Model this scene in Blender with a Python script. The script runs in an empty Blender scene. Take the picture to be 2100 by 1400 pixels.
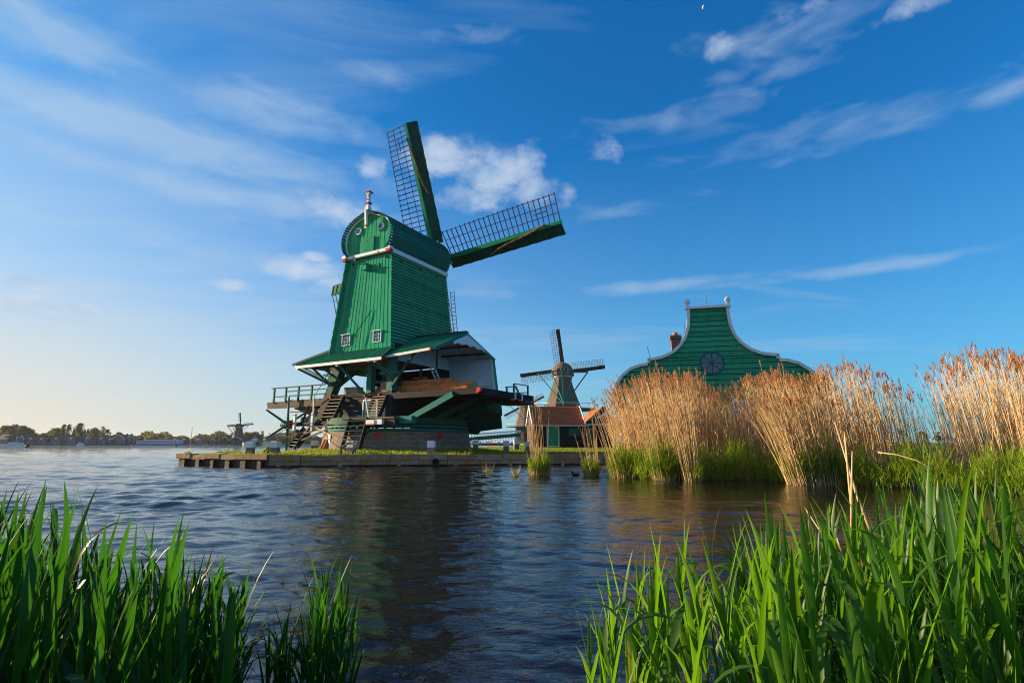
import bpy, math, random
import numpy as np
from mathutils import Vector, Matrix
R = math.radians
rnd = random.Random(7)
nr = np.random.default_rng(11)
scene = bpy.context.scene
col = scene.collection

# ---------------------------------------------------------------- camera
EYE = 1.25
PITCH = math.atan(207 / 1064)
cd = bpy.data.cameras.new('camera'); cam = bpy.data.objects.new('camera', cd); col.objects.link(cam)
cd.sensor_width = 36.0; cd.lens = 36.0 * 1064 / 2100; cd.clip_start = 0.05; cd.clip_end = 20000
cam.location = (0, 0, EYE); cam.rotation_euler = (math.pi / 2 + PITCH, 0, 0)
scene.camera = cam
scene.render.engine = 'CYCLES'; scene.cycles.filter_width = 1.0

# ---------------------------------------------------------------- sun and sky
SUN_EL, SUN_AZ = R(15), R(-76)            # azimuth from +Y towards +X
sun_dir = Vector((math.sin(SUN_AZ) * math.cos(SUN_EL), math.cos(SUN_AZ) * math.cos(SUN_EL), math.sin(SUN_EL)))
sd = bpy.data.lights.new('sun', 'SUN'); sun = bpy.data.objects.new('sun', sd); col.objects.link(sun)
sd.energy = 4.4; sd.angle = R(0.55); sd.color = (1.0, 0.77, 0.49)
sun.rotation_euler = (-sun_dir).to_track_quat('-Z', 'Y').to_euler(); sun.location = (-60, 20, 40)
vs = scene.view_settings
vs.view_transform = 'Standard'; vs.look = 'None'; vs.exposure = 1.2; vs.gamma = 1.0; vs.use_curve_mapping = False
SKY_STRENGTH = 0.11


class NT:
    """small helper for node expressions"""
    def __init__(s, tree): s.t = tree; s.n = tree.nodes; s.l = tree.links
    def node(s, typ, **kw):
        n = s.n.new(typ)
        for k, v in kw.items(): setattr(n, k, v)
        return n
    def put(s, sock, v):
        if isinstance(v, bpy.types.NodeSocket): s.l.new(v, sock)
        elif v is not None: sock.default_value = v
    def math(s, op, a, b=None, c=None, clamp=False):
        n = s.node('ShaderNodeMath', operation=op, use_clamp=clamp)
        s.put(n.inputs[0], a)
        if b is not None: s.put(n.inputs[1], b)
        if c is not None: s.put(n.inputs[2], c)
        return n.outputs[0]
    def noise(s, vec, scale, detail=3, rough=0.5, dist=0.0, lac=2.0):
        n = s.node('ShaderNodeTexNoise')
        if vec is not None: s.l.new(vec, n.inputs['Vector'])
        for k, v in (('Scale', scale), ('Detail', detail), ('Roughness', rough), ('Distortion', dist), ('Lacunarity', lac)):
            if k in n.inputs: n.inputs[k].default_value = v
        return n.outputs[0]
    def ramp(s, fac, stops, mode='LINEAR'):
        n = s.node('ShaderNodeValToRGB'); s.put(n.inputs[0], fac); cr = n.color_ramp; cr.interpolation = mode
        while len(cr.elements) < len(stops): cr.elements.new(0.5)
        for e, (p, c) in zip(cr.elements, stops):
            e.position = p; e.color = (c, c, c, 1) if isinstance(c, (int, float)) else (*c, 1)
        return n.outputs[0]
    def mix(s, fac, a, b, blend='MIX'):
        n = s.node('ShaderNodeMix', data_type='RGBA', blend_type=blend)
        s.put(n.inputs[0], fac)
        s.put(n.inputs[6], (*a, 1) if isinstance(a, tuple) and len(a) == 3 else a)
        s.put(n.inputs[7], (*b, 1) if isinstance(b, tuple) and len(b) == 3 else b)
        return n.outputs[2]
    def mapping(s, vec, loc=(0, 0, 0), rot=(0, 0, 0), scale=(1, 1, 1)):
        n = s.node('ShaderNodeMapping'); s.l.new(vec, n.inputs[0])
        n.inputs[1].default_value = loc; n.inputs[2].default_value = rot; n.inputs[3].default_value = scale
        return n.outputs[0]
    def xyz(s, x, y, z):
        n = s.node('ShaderNodeCombineXYZ')
        for i, v in enumerate((x, y, z)): s.put(n.inputs[i], v)
        return n.outputs[0]


def build_world():
    w = bpy.data.worlds.new('World'); scene.world = w; w.use_nodes = True
    t = w.node_tree; t.nodes.clear(); N = NT(t)
    sky = N.node('ShaderNodeTexSky', sky_type='NISHITA')
    sky.sun_disc = False; sky.sun_elevation = SUN_EL; sky.sun_rotation = SUN_AZ
    sky.air_density = 1.0; sky.dust_density = 0.6; sky.ozone_density = 3.0
    d = N.node('ShaderNodeTexCoord').outputs['Generated']
    sp = N.node('ShaderNodeSeparateXYZ'); t.links.new(d, sp.inputs[0]); x, y, z = sp.outputs
    # deepen the blue of the clear sky (polarised, saturated look of the photograph)
    hs = N.node('ShaderNodeHueSaturation'); t.links.new(sky.outputs[0], hs.inputs['Color'])
    hs.inputs['Saturation'].default_value = 1.25; hs.inputs['Value'].default_value = 1.0
    mx = N.node('ShaderNodeVectorMath', operation='MAXIMUM'); t.links.new(hs.outputs[0], mx.inputs[0])
    mx.inputs[1].default_value = (0.03, 0.10, 0.2)
    tint = N.mix(1.0, mx.outputs[0], (0.17, 0.76, 1.04), 'MULTIPLY')
    # soft shoulder: the glow round the low sun stays within the range of the picture
    sh = N.node('ShaderNodeVectorMath', operation='MULTIPLY_ADD'); t.links.new(tint, sh.inputs[0]); sh.inputs[1].default_value = (0.26, 0.155, 0.085); sh.inputs[2].default_value = (1, 1, 1)
    dv = N.node('ShaderNodeVectorMath', operation='DIVIDE'); t.links.new(tint, dv.inputs[0]); t.links.new(sh.outputs[0], dv.inputs[1]); clear = dv.outputs[0]
    # ---- clouds
    zz = N.math('ADD', N.math('MAXIMUM', z, 0.0), 0.10)
    p = N.xyz(N.math('DIVIDE', x, zz), N.math('DIVIDE', y, zz), 0.0)
    az = N.math('ARCTAN2', x, y); el = N.math('ARCSINE', z)
    a_e = N.xyz(az, el, 0.0)
    # high cirrus, long streaks, thicker towards the sun
    st = N.mapping(p, rot=(0, 0, R(-18)), scale=(0.42, 1.15, 1))
    c1 = N.noise(st, 0.9, 6, 0.50, 0.5)
    c2 = N.noise(N.mapping(p, loc=(4, 1, 0), rot=(0, 0, R(-30)), scale=(0.6, 1.8, 1)), 2.2, 8, 0.58, 0.7)
    side = N.ramp(N.math('ADD', N.math('MULTIPLY', az, -0.40), 0.5), [(0.40, 0.0), (0.88, 1.0)])
    cov = N.math('MULTIPLY_ADD', side, 0.20, -0.05)
    cir = N.ramp(N.math('ADD', N.math('MULTIPLY_ADD', c2, 0.42, N.math('MULTIPLY', c1, 0.58)), cov), [(0.50, 0.0), (0.62, 0.30), (0.82, 0.72)])
    cir = N.math('MULTIPLY', cir, N.ramp(z, [(0.0, 0.30), (0.16, 0.9), (1.0, 1.0)]))
    # small cumulus banks at their places in the sky
    def bank(azd, eld, wd, hd, amp):
        u = N.math('DIVIDE', N.math('SUBTRACT', az, R(azd)), R(wd)); v = N.math('DIVIDE', N.math('SUBTRACT', el, R(eld)), R(hd))
        return N.math('MULTIPLY', N.math('EXPONENT', N.math('MULTIPLY', N.math('ADD', N.math('MULTIPLY', u, u), N.math('MULTIPLY', v, v)), -1.0)), amp)
    def seen(px, py):                      # compass bearing and height of a spot in the sky
        u, v = (px - 1050) / 1064, (700 - py) / 1064; c, q = math.cos(PITCH), math.sin(PITCH)
        X, Y, Z = u, c - v * q, q + v * c
        return math.degrees(math.atan2(X, Y)), math.degrees(math.atan2(Z, math.hypot(X, Y)))
    spots = [(905, 325, 110, 52, 1.25), (1010, 350, 120, 66, 1.3), (1090, 385, 75, 46, 1.05), (940, 400, 130, 48, .95), (765, 340, 38, 32, .95), (700, 432, 80, 50, .95), (620, 553, 95, 28, 1.35), (680, 585, 66, 28, 1.2),
             (470, 583, 48, 15, 1.3), (645, 527, 34, 13, 1.3), (1230, 315, 64, 38, .82), (1480, 97, 46, 24, 1.05), (1640, 20, 90, 24, .70), (1900, 5, 85, 18, .85),
             (50, 575, 54, 14, 1.4), (92, 632, 115, 22, 1.4), (1165, 400, 42, 52, .70)]
    banks = [(*seen(a, b), w * .052, h * .052, m) for a, b, w, h, m in spots]
    tot = None
    for b in banks:
        q = bank(*b); tot = q if tot is None else N.math('MAXIMUM', tot, q)
    f1 = N.noise(N.mapping(a_e, scale=(1, 1.5, 1)), 10.0, 12, 0.62, 0.2)
    f2 = N.noise(N.mapping(a_e, loc=(0.012, -0.02, 0), scale=(1, 1.5, 1)), 10.0, 12, 0.62, 0.2)
    dens = N.math('ADD', N.math('MULTIPLY', N.math('SUBTRACT', f1, 0.5), 2.3), N.math('SUBTRACT', tot, 0.47))
    cum = N.ramp(dens, [(0.0, 0.0), (0.22, 0.20), (0.60, 0.62), (0.95, 0.80)])
    # thin wisps: soft streaks of low opacity
    wisps = [(1350, 588, 250, 20, 1.0), (1800, 548, 230, 16, .9), (1720, 262, 320, 50, .74), (2070, 187, 70, 24, .8), (1500, 152, 80, 20, 1.0), (1600, 146, 70, 22, 1.0), (1420, 240, 220, 40, .8), (1000, 600, 120, 20, .8), (760, 150, 110, 26, 1.0),
             (960, 72, 160, 22, .8), (110, 75, 210, 44, 1.3), (330, 285, 460, 44, 1.5), (420, 395, 440, 36, 1.2), (560, 230, 280, 42, 1.1), (300, 490, 320, 20, .8), (1650, 50, 220, 50, .8), (1250, 430, 240, 30, .7)]
    tw = None
    for px_, py_, w_, h_, m_ in wisps:
        q = bank(*seen(px_, py_), w_ * .05, h_ * .05, m_); tw = q if tw is None else N.math('MAXIMUM', tw, q)
    w1 = N.noise(N.mapping(a_e, rot=(0, 0, R(-9)), scale=(1, 3.2, 1)), 7.0, 7, 0.58, 0.35)
    wsp = N.ramp(N.math('ADD', N.math('MULTIPLY', N.math('SUBTRACT', w1, 0.5), 2.2), N.math('SUBTRACT', tw, 0.42)), [(0.0, 0.0), (0.35, 0.14), (0.95, 0.44)])
    relief = N.math('MULTIPLY_ADD', N.math('SUBTRACT', f2, f1), 2.2, 0.5, clamp=True)
    ccol = N.mix(N.math('MULTIPLY', relief, 1.0), (2.75, 3.0, 3.45), (1.5, 2.2, 3.0))
    warm = N.ramp(z, [(0.0, (3.6, 3.0, 2.4)), (0.12, (2.9, 2.9, 2.9)), (0.4, (2.0, 2.6, 3.3))])
    ccir = N.mix(0.5, warm, (2.0, 2.6, 3.0))
    # warm whitish veil low in the sky on the sun's side (air light near the horizon)
    veil = N.math('MULTIPLY', N.ramp(N.math('ABSOLUTE', z), [(0.0, 0.96), (0.05, 0.90), (0.13, 0.72), (0.26, 0.34), (0.5, 0.0)]),
                  N.ramp(N.math('MULTIPLY_ADD', az, -0.5, 0.5), [(0.20, 0.36), (0.52, 0.62), (0.86, 1.0)]))
    vcol = N.mix(N.ramp(N.math('MULTIPLY_ADD', az, -0.5, 0.5), [(0.35, 0.0), (0.95, 1.0)]), (1.2, 2.3, 3.05), (3.6, 3.1, 2.5))
    s0 = N.mix(veil, clear, vcol)
    s1 = N.mix(wsp, N.mix(N.math('MULTIPLY', cir, 0.7), s0, ccir), ccir)
    s2 = N.mix(cum, s1, ccol)
    bg = N.node('ShaderNodeBackground'); t.links.new(s2, bg.inputs[0]); bg.inputs[1].default_value = SKY_STRENGTH
    out = N.node('ShaderNodeOutputWorld'); t.links.new(bg.outputs[0], out.inputs[0])


build_world()

# ---------------------------------------------------------------- materials
def new_mat(name):
    m = bpy.data.materials.new(name); m.use_nodes = True; m.node_tree.nodes.clear()
    N = NT(m.node_tree)
    b = N.node('ShaderNodeBsdfPrincipled'); o = N.node('ShaderNodeOutputMaterial'); N.l.new(b.outputs[0], o.inputs[0])
    return m, N, b, o


def surf(name, c, rough=0.6, var=0.25, scale=6.0, bump=0.15, stain=None, stretch=(1, 1, 1), objvar=0.18, spec=0.2, bdist=0.01, stain_amt=(0.55, 0.72)):
    m, N, b, o = new_mat(name)
    tc = N.node('ShaderNodeTexCoord').outputs['Object']
    v = N.mapping(tc, scale=stretch)
    n1 = N.noise(v, scale, 6, 0.62)
    n2 = N.noise(v, scale * 7, 4, 0.6)
    oi = N.node('ShaderNodeObjectInfo').outputs['Random']
    k = N.math('ADD', N.math('MULTIPLY_ADD', n1, 2 * var, 1 - var), N.math('MULTIPLY_ADD', oi, 2 * objvar, -objvar))
    base = N.mix(1.0, (*c, 1), N.xyz(k, k, k), 'MULTIPLY')
    if stain:
        base = N.mix(N.ramp(N.noise(v, scale * 1.7, 8, 0.7, 0.4), [(stain_amt[0], 0.0), (stain_amt[1], 1.0)]), base, stain)
    N.put(b.inputs['Base Color'], base)
    N.put(b.inputs['Roughness'], N.math('MULTIPLY_ADD', n2, 0.3, rough - 0.15, clamp=True))
    b.inputs['Specular IOR Level'].default_value = spec
    if bump:
        bp = N.node('ShaderNodeBump'); bp.inputs['Strength'].default_value = bump; bp.inputs['Distance'].default_value = bdist
        N.l.new(N.math('ADD', n2, N.math('MULTIPLY', n1, 0.6)), bp.inputs['Height']); N.l.new(bp.outputs[0], b.inputs['Normal'])
    return m


def leafmat(name, c, ct, mixf=0.45, var=0.35, rough=0.45, tip=None):
    """thin leaf: reflects and lets light through; colour varies from leaf to leaf"""
    m, N, b, o = new_mat(name)
    tc = N.node('ShaderNodeTexCoord').outputs['Object']
    geo = N.node('ShaderNodeNewGeometry').outputs['Random Per Island']
    oi = N.node('ShaderNodeObjectInfo').outputs['Random']
    n1 = N.math('ADD', N.math('MULTIPLY', N.noise(tc, 1.3, 3, 0.5), 0.6), N.math('MULTIPLY', N.noise(N.mapping(tc, scale=(90, 90, 5)), 1.0, 4, 0.6), 0.4))
    k = N.math('ADD', N.math('MULTIPLY_ADD', geo, var, 1 - var * .7), N.math('MULTIPLY_ADD', n1, 0.5, -0.25))
    k = N.math('ADD', k, N.math('MULTIPLY_ADD', oi, .3, -.15))
    base = N.mix(1.0, (*c, 1), N.xyz(k, k, k), 'MULTIPLY')
    tr = N.mix(1.0, (*ct, 1), N.xyz(k, k, k), 'MULTIPLY')
    if tip:
        w = N.ramp(N.math('FRACT', N.math('MULTIPLY', geo, 7.13)), [(0.93, 0.0), (0.97, 0.7)])
        base = N.mix(w, base, tip); tr = N.mix(w, tr, tip)
    N.put(b.inputs['Base Color'], base); b.inputs['Roughness'].default_value = rough
    b.inputs['Specular IOR Level'].default_value = 0.35
    t = N.node('ShaderNodeBsdfTranslucent'); N.put(t.inputs[0], tr)
    ms = N.node('ShaderNodeMixShader'); ms.inputs[0].default_value = mixf
    N.l.new(b.outputs[0], ms.inputs[1]); N.l.new(t.outputs[0], ms.inputs[2]); N.l.new(ms.outputs[0], o.inputs[0])
    return m


def brickmat(name, c1, c2, mort, scale, polar=None):
    m, N, b, o = new_mat(name)
    tc = N.node('ShaderNodeTexCoord').outputs['Object']
    sp = N.node('ShaderNodeSeparateXYZ'); N.l.new(tc, sp.inputs[0])
    if polar: v = N.xyz(N.math('MULTIPLY', N.math('ARCTAN2', N.math('SUBTRACT', sp.outputs[1], polar[1]), N.math('SUBTRACT', sp.outputs[0], polar[0])), polar[2]), sp.outputs[2], 0.0)
    else: v = N.xyz(N.math('ADD', sp.outputs[0], sp.outputs[1]), sp.outputs[2], 0.0)
    br = N.node('ShaderNodeTexBrick'); N.l.new(v, br.inputs['Vector'])
    br.inputs['Color1'].default_value = (*c1, 1); br.inputs['Color2'].default_value = (*c2, 1); br.inputs['Mortar'].default_value = (*mort, 1)
    br.inputs['Scale'].default_value = scale; br.inputs['Mortar Size'].default_value = 0.014; br.inputs['Brick Width'].default_value = 0.5; br.inputs['Row Height'].default_value = 0.15
    n1 = N.noise(tc, 1.2, 6, 0.65); n2 = N.noise(tc, 22, 4, 0.6)
    k = N.math('ADD', N.math('MULTIPLY_ADD', n1, 1.1, 0.40), N.math('MULTIPLY_ADD', n2, .5, -.25))
    N.put(b.inputs['Base Color'], N.mix(1.0, br.outputs[0], N.xyz(k, k, k), 'MULTIPLY')); b.inputs['Roughness'].default_value = 0.85
    bp = N.node('ShaderNodeBump'); bp.inputs['Strength'].default_value = 0.7; bp.inputs['Distance'].default_value = 0.012
    N.l.new(N.math('ADD', N.math('MULTIPLY', br.outputs['Fac'], -1.0), N.math('MULTIPLY', n2, .5)), bp.inputs['Height']); N.l.new(bp.outputs[0], b.inputs['Normal'])
    return m


def watermat(far=False):
    m, N, b, o = new_mat('far_water' if far else 'water')
    tc = N.node('ShaderNodeTexCoord').outputs['Object']
    b.inputs['Base Color'].default_value = (0.009, 0.0065, 0.0050, 1); b.inputs['Roughness'].default_value = 0.012
    b.inputs['IOR'].default_value = 1.333; b.inputs['Specular IOR Level'].default_value = 0.5
    v = N.mapping(tc, rot=(0, 0, R(14)), scale=(0.55, 1.25, 1))
    if far:
        h = N.math('ADD', N.noise(v, 0.9, 6, 0.62, 0.3), N.math('MULTIPLY', N.noise(v, 0.16, 3, 0.5, 0.2), 1.3)); st, ds = 0.9, 0.55
    else:
        h = N.math('ADD', N.noise(v, 6.0, 4, 0.55, 0.4), N.math('MULTIPLY', N.noise(v, 15.0, 3, 0.5, 0.3), 0.3)); st, ds = 0.26, 0.05
    bp = N.node('ShaderNodeBump'); bp.inputs['Strength'].default_value = st; bp.inputs['Distance'].default_value = ds
    N.l.new(h, bp.inputs['Height']); N.l.new(bp.outputs[0], b.inputs['Normal'])
    return m


def glassmat(name, c=(0.03, 0.15, 0.24), rough=0.06):  # blue base colour stands in for reflected sky
    m, N, b, o = new_mat(name)
    b.inputs['Base Color'].default_value = (*c, 1); b.inputs['Roughness'].default_value = rough; b.inputs['Specular IOR Level'].default_value = 0.35
    return m


M = {}
M['green'] = surf('green_paint', (0.026, 0.315, 0.158), 0.85, 0.36, 1.6, 0.3, stretch=(1.6, 1.6, .30), stain=(0.080, 0.340, 0.195), stain_amt=(.50, .70), objvar=.17, spec=.03)
M['green_cap'] = surf('green_paint_dark', (0.007, 0.190, 0.145), 0.8, 0.22, 2.0, 0.2, objvar=.2, spec=.05)
M['roof_green'] = surf('green_roof_sheet', (0.012, 0.215, 0.110), 0.8, 0.25, 2.5, 0.2, spec=.06, stain=(0.03, 0.09, 0.05))
M['teal'] = surf('green_timber', (0.012, 0.150, 0.120), 0.7, 0.25, 3.0, 0.25, stain=(0.10, 0.13, 0.10), stain_amt=(.62, .74))
M['deep_green'] = surf('deep_green_timber', (0.005, 0.075, 0.045), 0.7, 0.25, 3.0, 0.2)
M['white'] = surf('white_paint', (0.78, 0.77, 0.74), 0.5, 0.10, 3.0, 0.1, stain=(0.5, 0.48, 0.42), stain_amt=(.64, .8), objvar=.05)
M['pale'] = surf('pale_blue_paint', (0.60, 0.80, 0.92), 0.6, 0.12, 3.0, 0.15, objvar=.07)
M['red'] = surf('red_paint', (0.55, 0.035, 0.025), 0.5, 0.15, 4, 0.1, objvar=.05)
M['black'] = surf('tarred_wood', (0.018, 0.018, 0.022), 0.75, 0.35, 4, 0.35, stretch=(.4, .4, 1.5), objvar=.22, bdist=.015)
M['brown'] = surf('weathered_wood', (0.115, 0.080, 0.055), 0.8, 0.35, 4, 0.4, stretch=(.5, .5, 1.5), stain=(.08, .06, .05))
M['tread'] = surf('worn_timber', (0.36, 0.26, 0.17), 0.7, 0.25, 5, 0.3)
M['bar'] = surf('brown_lattice', (0.100, 0.045, 0.040), 0.6, 0.2, 4, 0.1)
M['cloth'] = surf('brown_canvas', (0.16, 0.07, 0.04), 0.9, 0.3, 8, 0.5)
M['log'] = surf('log_bark', (0.58, 0.19, 0.055), 0.9, 0.45, 3.0, 0.9, stretch=(.25, 1.4, 1.4), stain=(0.20, 0.07, 0.03), stain_amt=(.52, .66), bdist=.05)
M['log_end'] = surf('log_end', (0.48, 0.27, 0.12), 0.8, 0.3, 9, 0.2)
M['brick'] = brickmat('ring_brick', (0.30, 0.18, 0.105), (0.15, 0.095, 0.065), (0.34, 0.30, 0.25), 2.2, polar=(0.5, 0.0, 4.5))
M['brick_red'] = brickmat('chimney_brick', (0.36, 0.15, 0.07), (0.26, 0.10, 0.05), (0.3, 0.26, 0.2), 2.4)
M['tile'] = surf('clay_tile', (0.66, 0.170, 0.060), 0.7, 0.45, 2.2, 0.3, stain=(.24, .08, .04))
M['tile_dark'] = surf('dark_tile', (0.06, 0.055, 0.06), 0.7, 0.4, 2.2, 0.3)
M['thatch'] = surf('thatch', (0.145, 0.108, 0.080), 0.95, 0.40, 0.9, 0.8, stretch=(2.5, 2.5, .5), stain=(.06, .045, .035), bdist=.1)
M['quay'] = surf('quay_concrete', (0.33, 0.25, 0.185), 0.85, 0.65, 2.6, 0.7, stain=(0.44, 0.17, 0.012), stain_amt=(.47, .58), bdist=.02)
M['quay_wet'] = surf('wet_concrete', (0.085, 0.062, 0.045), 0.5, 0.45, 2.5, 0.6, bdist=.02)
M['quay_dark'] = surf('dark_foot_wall', (0.022, 0.019, 0.014), 0.5, 0.4, 3, 0.5)  # near-black colour of the set-back wall foot
M['post'] = surf('post_wood', (0.20, 0.165, 0.13), 0.85, 0.4, 5, 0.5, stretch=(2, 2, .4))
M['rope'] = surf('rope', (0.42, 0.32, 0.20), 0.9, 0.25, 20, 0.4)
M['iron'] = surf('dark_iron', (0.03, 0.03, 0.035), 0.5, 0.2, 6, 0.1)
M['terracotta'] = surf('terracotta', (0.50, 0.17, 0.06), 0.75, 0.2, 6, 0.2)
M['lawn'] = surf('lawn', (0.13, 0.175, 0.022), 0.95, 0.45, 1.6, 0.6, stain=(0.19, 0.19, 0.035), bdist=.05, spec=.1)
M['earth'] = surf('earth', (0.045, 0.033, 0.02), 0.95, 0.4, 1.5, 0.5)
M['far_land'] = surf('meadow', (0.10, 0.12, 0.035), 0.95, 0.4, 0.08, 0)
M['glass'] = glassmat('window_glass')
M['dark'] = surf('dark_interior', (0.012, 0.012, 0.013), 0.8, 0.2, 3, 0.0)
M['water'] = watermat(); M['water_far'] = watermat(True)
M['grassblade'] = leafmat('lawn_blades', (0.20, 0.25, 0.022), (0.34, 0.40, 0.02), 0.45)
M['leaf'] = leafmat('reed_leaf', (0.020, 0.080, 0.010), (0.045, 0.175, 0.007), 0.52, 0.55, 0.42, tip=(0.30, 0.22, 0.07))  # left and middle stands: backlit shade put into the darker colour
M['leaf_bright'] = leafmat('sunlit_reed_leaf', (0.045, 0.125, 0.013), (0.19, 0.42, 0.010), 0.50, 0.55, 0.42, tip=(0.30, 0.24, 0.06))  # right stand, same reed: sunlight put into the lighter, yellower colour
M['leaf_mid'] = leafmat('young_reed', (0.21, 0.32, 0.022), (0.38, 0.52, 0.02), 0.5, 0.6, 0.5, tip=(0.40, 0.28, 0.08))
M['stem'] = leafmat('dry_reed', (0.80, 0.59, 0.30), (0.72, 0.47, 0.18), 0.36, 0.6, 0.6)
M['plume'] = leafmat('reed_plume', (0.60, 0.31, 0.12), (0.56, 0.27, 0.09), 0.42, 0.6, 0.8)
M['tree'] = leafmat('tree_leaf', (0.20, 0.19, 0.060), (0.26, 0.23, 0.05), 0.35, 0.7, 0.7)
M['tree_yellow'] = leafmat('spring_leaf', (0.32, 0.26, 0.060), (0.38, 0.29, 0.05), 0.35, 0.6, 0.7)
M['tree_dark'] = leafmat('dark_leaf', (0.12, 0.125, 0.050), (0.17, 0.16, 0.04), 0.3, 0.7, 0.7)
M['bark'] = surf('bark', (0.07, 0.055, 0.04), 0.9, 0.3, 4, 0.4)
M['house_brown'] = surf('brown_brick_wall', (0.13, 0.085, 0.065), 0.8, 0.2, 1, 0)
M['house_white'] = surf('cream_wall', (0.24, 0.20, 0.17), 0.7, 0.15, 1, 0)
M['house_roof'] = surf('red_brown_roof', (0.20, 0.085, 0.055), 0.8, 0.25, 1, 0)
M['house_grey'] = surf('grey_roof', (0.12, 0.12, 0.13), 0.8, 0.25, 1, 0)
M['steel'] = surf('pale_steel', (0.62, 0.66, 0.70), 0.5, 0.12, .6, 0)
M['blue'] = surf('blue_paint', (0.05, 0.16, 0.45), 0.5, 0.1, 4, 0)
M['feather'] = surf('dark_feather', (0.018, 0.016, 0.016), 0.7, 0.3, 20, 0.2)
M['crate'] = surf('speckled_board', (0.42, 0.37, 0.26), 0.8, 0.2, 5, 0.1, stain=(0.06, 0.05, 0.04), stain_amt=(.57, .60))
M['pinkcrate'] = surf('pink_board', (0.50, 0.19, 0.15), 0.8, 0.2, 6, 0.1)


# ---------------------------------------------------------------- mesh helpers
class MB:
    def __init__(s): s.v = []; s.f = []; s.m = []
    def quad(s, *ps, mi=0):
        n = len(s.v); s.v += [tuple(p) for p in ps]; s.f.append(tuple(range(n, n + len(ps)))); s.m.append(mi); return s
    def hexa(s, lo, hi, mi=0):
        """two matching loops of points joined into a closed solid"""
        n = len(s.v); k = len(lo); s.v += [tuple(p) for p in lo] + [tuple(p) for p in hi]
        s.f.append(tuple(n + i for i in reversed(range(k)))); s.f.append(tuple(n + k + i for i in range(k)))
        for i in range(k):
            j = (i + 1) % k; s.f.append((n + i, n + j, n + k + j, n + k + i))
        s.m += [mi] * (k + 2); return s
    def box(s, x0, x1, y0, y1, z0, z1, mi=0):
        return s.hexa([(x0, y0, z0), (x1, y0, z0), (x1, y1, z0), (x0, y1, z0)], [(x0, y0, z1), (x1, y0, z1), (x1, y1, z1), (x0, y1, z1)], mi)
    def beam(s, p0, p1, w, h, up=(0, 0, 1), mi=0, w1=None, h1=None):
        p0, p1 = Vector(p0), Vector(p1); d = (p1 - p0).normalized(); u = Vector(up)
        if abs(d.dot(u)) > .98: u = Vector((0, 1, 0))
        r = d.cross(u).normalized(); u = r.cross(d).normalized(); w1 = w if w1 is None else w1; h1 = h if h1 is None else h1
        f = lambda p, a, b: [p - r * a / 2 - u * b / 2, p + r * a / 2 - u * b / 2, p + r * a / 2 + u * b / 2, p - r * a / 2 + u * b / 2]
        return s.hexa(f(p0, w, h), f(p1, w1, h1), mi)
    def tube(s, pts, r, n=8, mi=0, r1=None):
        pts = [Vector(p) for p in pts]; base = len(s.v); k = len(pts)
        for i, p in enumerate(pts):
            d = (pts[min(i + 1, k - 1)] - pts[max(i - 1, 0)]).normalized()
            a = d.cross(Vector((0, 0, 1)));
            if a.length < .05: a = d.cross(Vector((0, 1, 0)))
            a.normalize(); b = d.cross(a); q = r if r1 is None else r + (r1 - r) * i / (k - 1)
            if isinstance(r, (list, tuple)): q = r[i]
            s.v += [tuple(p + a * q * math.cos(2 * math.pi * j / n) + b * q * math.sin(2 * math.pi * j / n)) for j in range(n)]
        for i in range(k - 1):
            for j in range(n):
                s.f.append((base + i * n + j, base + i * n + (j + 1) % n, base + (i + 1) * n + (j + 1) % n, base + (i + 1) * n + j)); s.m.append(mi)
        s.f.append(tuple(base + j for j in reversed(range(n)))); s.f.append(tuple(base + (k - 1) * n + j for j in range(n))); s.m += [mi, mi]
        return s
    def lathe(s, c, prof, n=24, mi=0, a0=0., a1=2 * math.pi, caps=True):
        """profile of (radius, z) round a vertical axis at c"""
        full = abs(a1 - a0 - 2 * math.pi) < 1e-6; k = n if full else n + 1; base = len(s.v)
        for r, z in prof:
            s.v += [(c[0] + r * math.cos(a0 + (a1 - a0) * j / n), c[1] + r * math.sin(a0 + (a1 - a0) * j / n), z) for j in range(k)]
        for i in range(len(prof) - 1):
            for j in range(n):
                q = (j + 1) % k; s.f.append((base + i * k + j, base + i * k + q, base + (i + 1) * k + q, base + (i + 1) * k + j)); s.m.append(mi)
        if full and caps:
            s.f.append(tuple(base + j for j in reversed(range(k)))); s.f.append(tuple(base + (len(prof) - 1) * k + j for j in range(k))); s.m += [mi, mi]
        return s
    def slab(s, a, b, c, d, n, t0, t1, mi=0):
        """board on the quad a b (bottom) c d (top), outward normal n, thickness t0 at the bottom edge and t1 at the top"""
        n = Vector(n); a, b, c, d = map(Vector, (a, b, c, d)); e = n * 0.012
        return s.hexa([a - e, b - e, c - e, d - e], [a + n * t0, b + n * t0, c + n * t1, d + n * t1], mi)
    def build(s, name, mats, parent=None, off=(0, 0, 0), smooth=False, kind=None):
        me = bpy.data.meshes.new(name)
        o3 = Vector(off)
        me.from_pydata([tuple(Vector(v) - o3) for v in s.v], [], s.f)
        for m in (mats if isinstance(mats, (list, tuple)) else [mats]): me.materials.append(m)
        me.polygons.foreach_set('material_index', s.m)
        if smooth: me.polygons.foreach_set('use_smooth', [True] * len(s.f))
        return link(name, me, parent, kind)


def link(name, me, parent=None, kind=None):
    o = bpy.data.objects.new(name, me); col.objects.link(o)
    if parent is not None: o.parent = parent
    if kind: o['kind'] = kind
    return o


def tag(o, label, cat, group=None, kind=None):
    o['label'] = label; o['category'] = cat
    if group: o['group'] = group
    if kind: o['kind'] = kind
    return o


def thing(name, label, cat, loc=(0, 0, 0), rz=0.0, group=None):
    o = bpy.data.objects.new(name, None); col.objects.link(o); o.empty_display_size = .3
    o.location = loc; o.rotation_euler = (0, 0, rz)
    return tag(o, label, cat, group)


def structure(o): o['kind'] = 'structure'; return o


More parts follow.
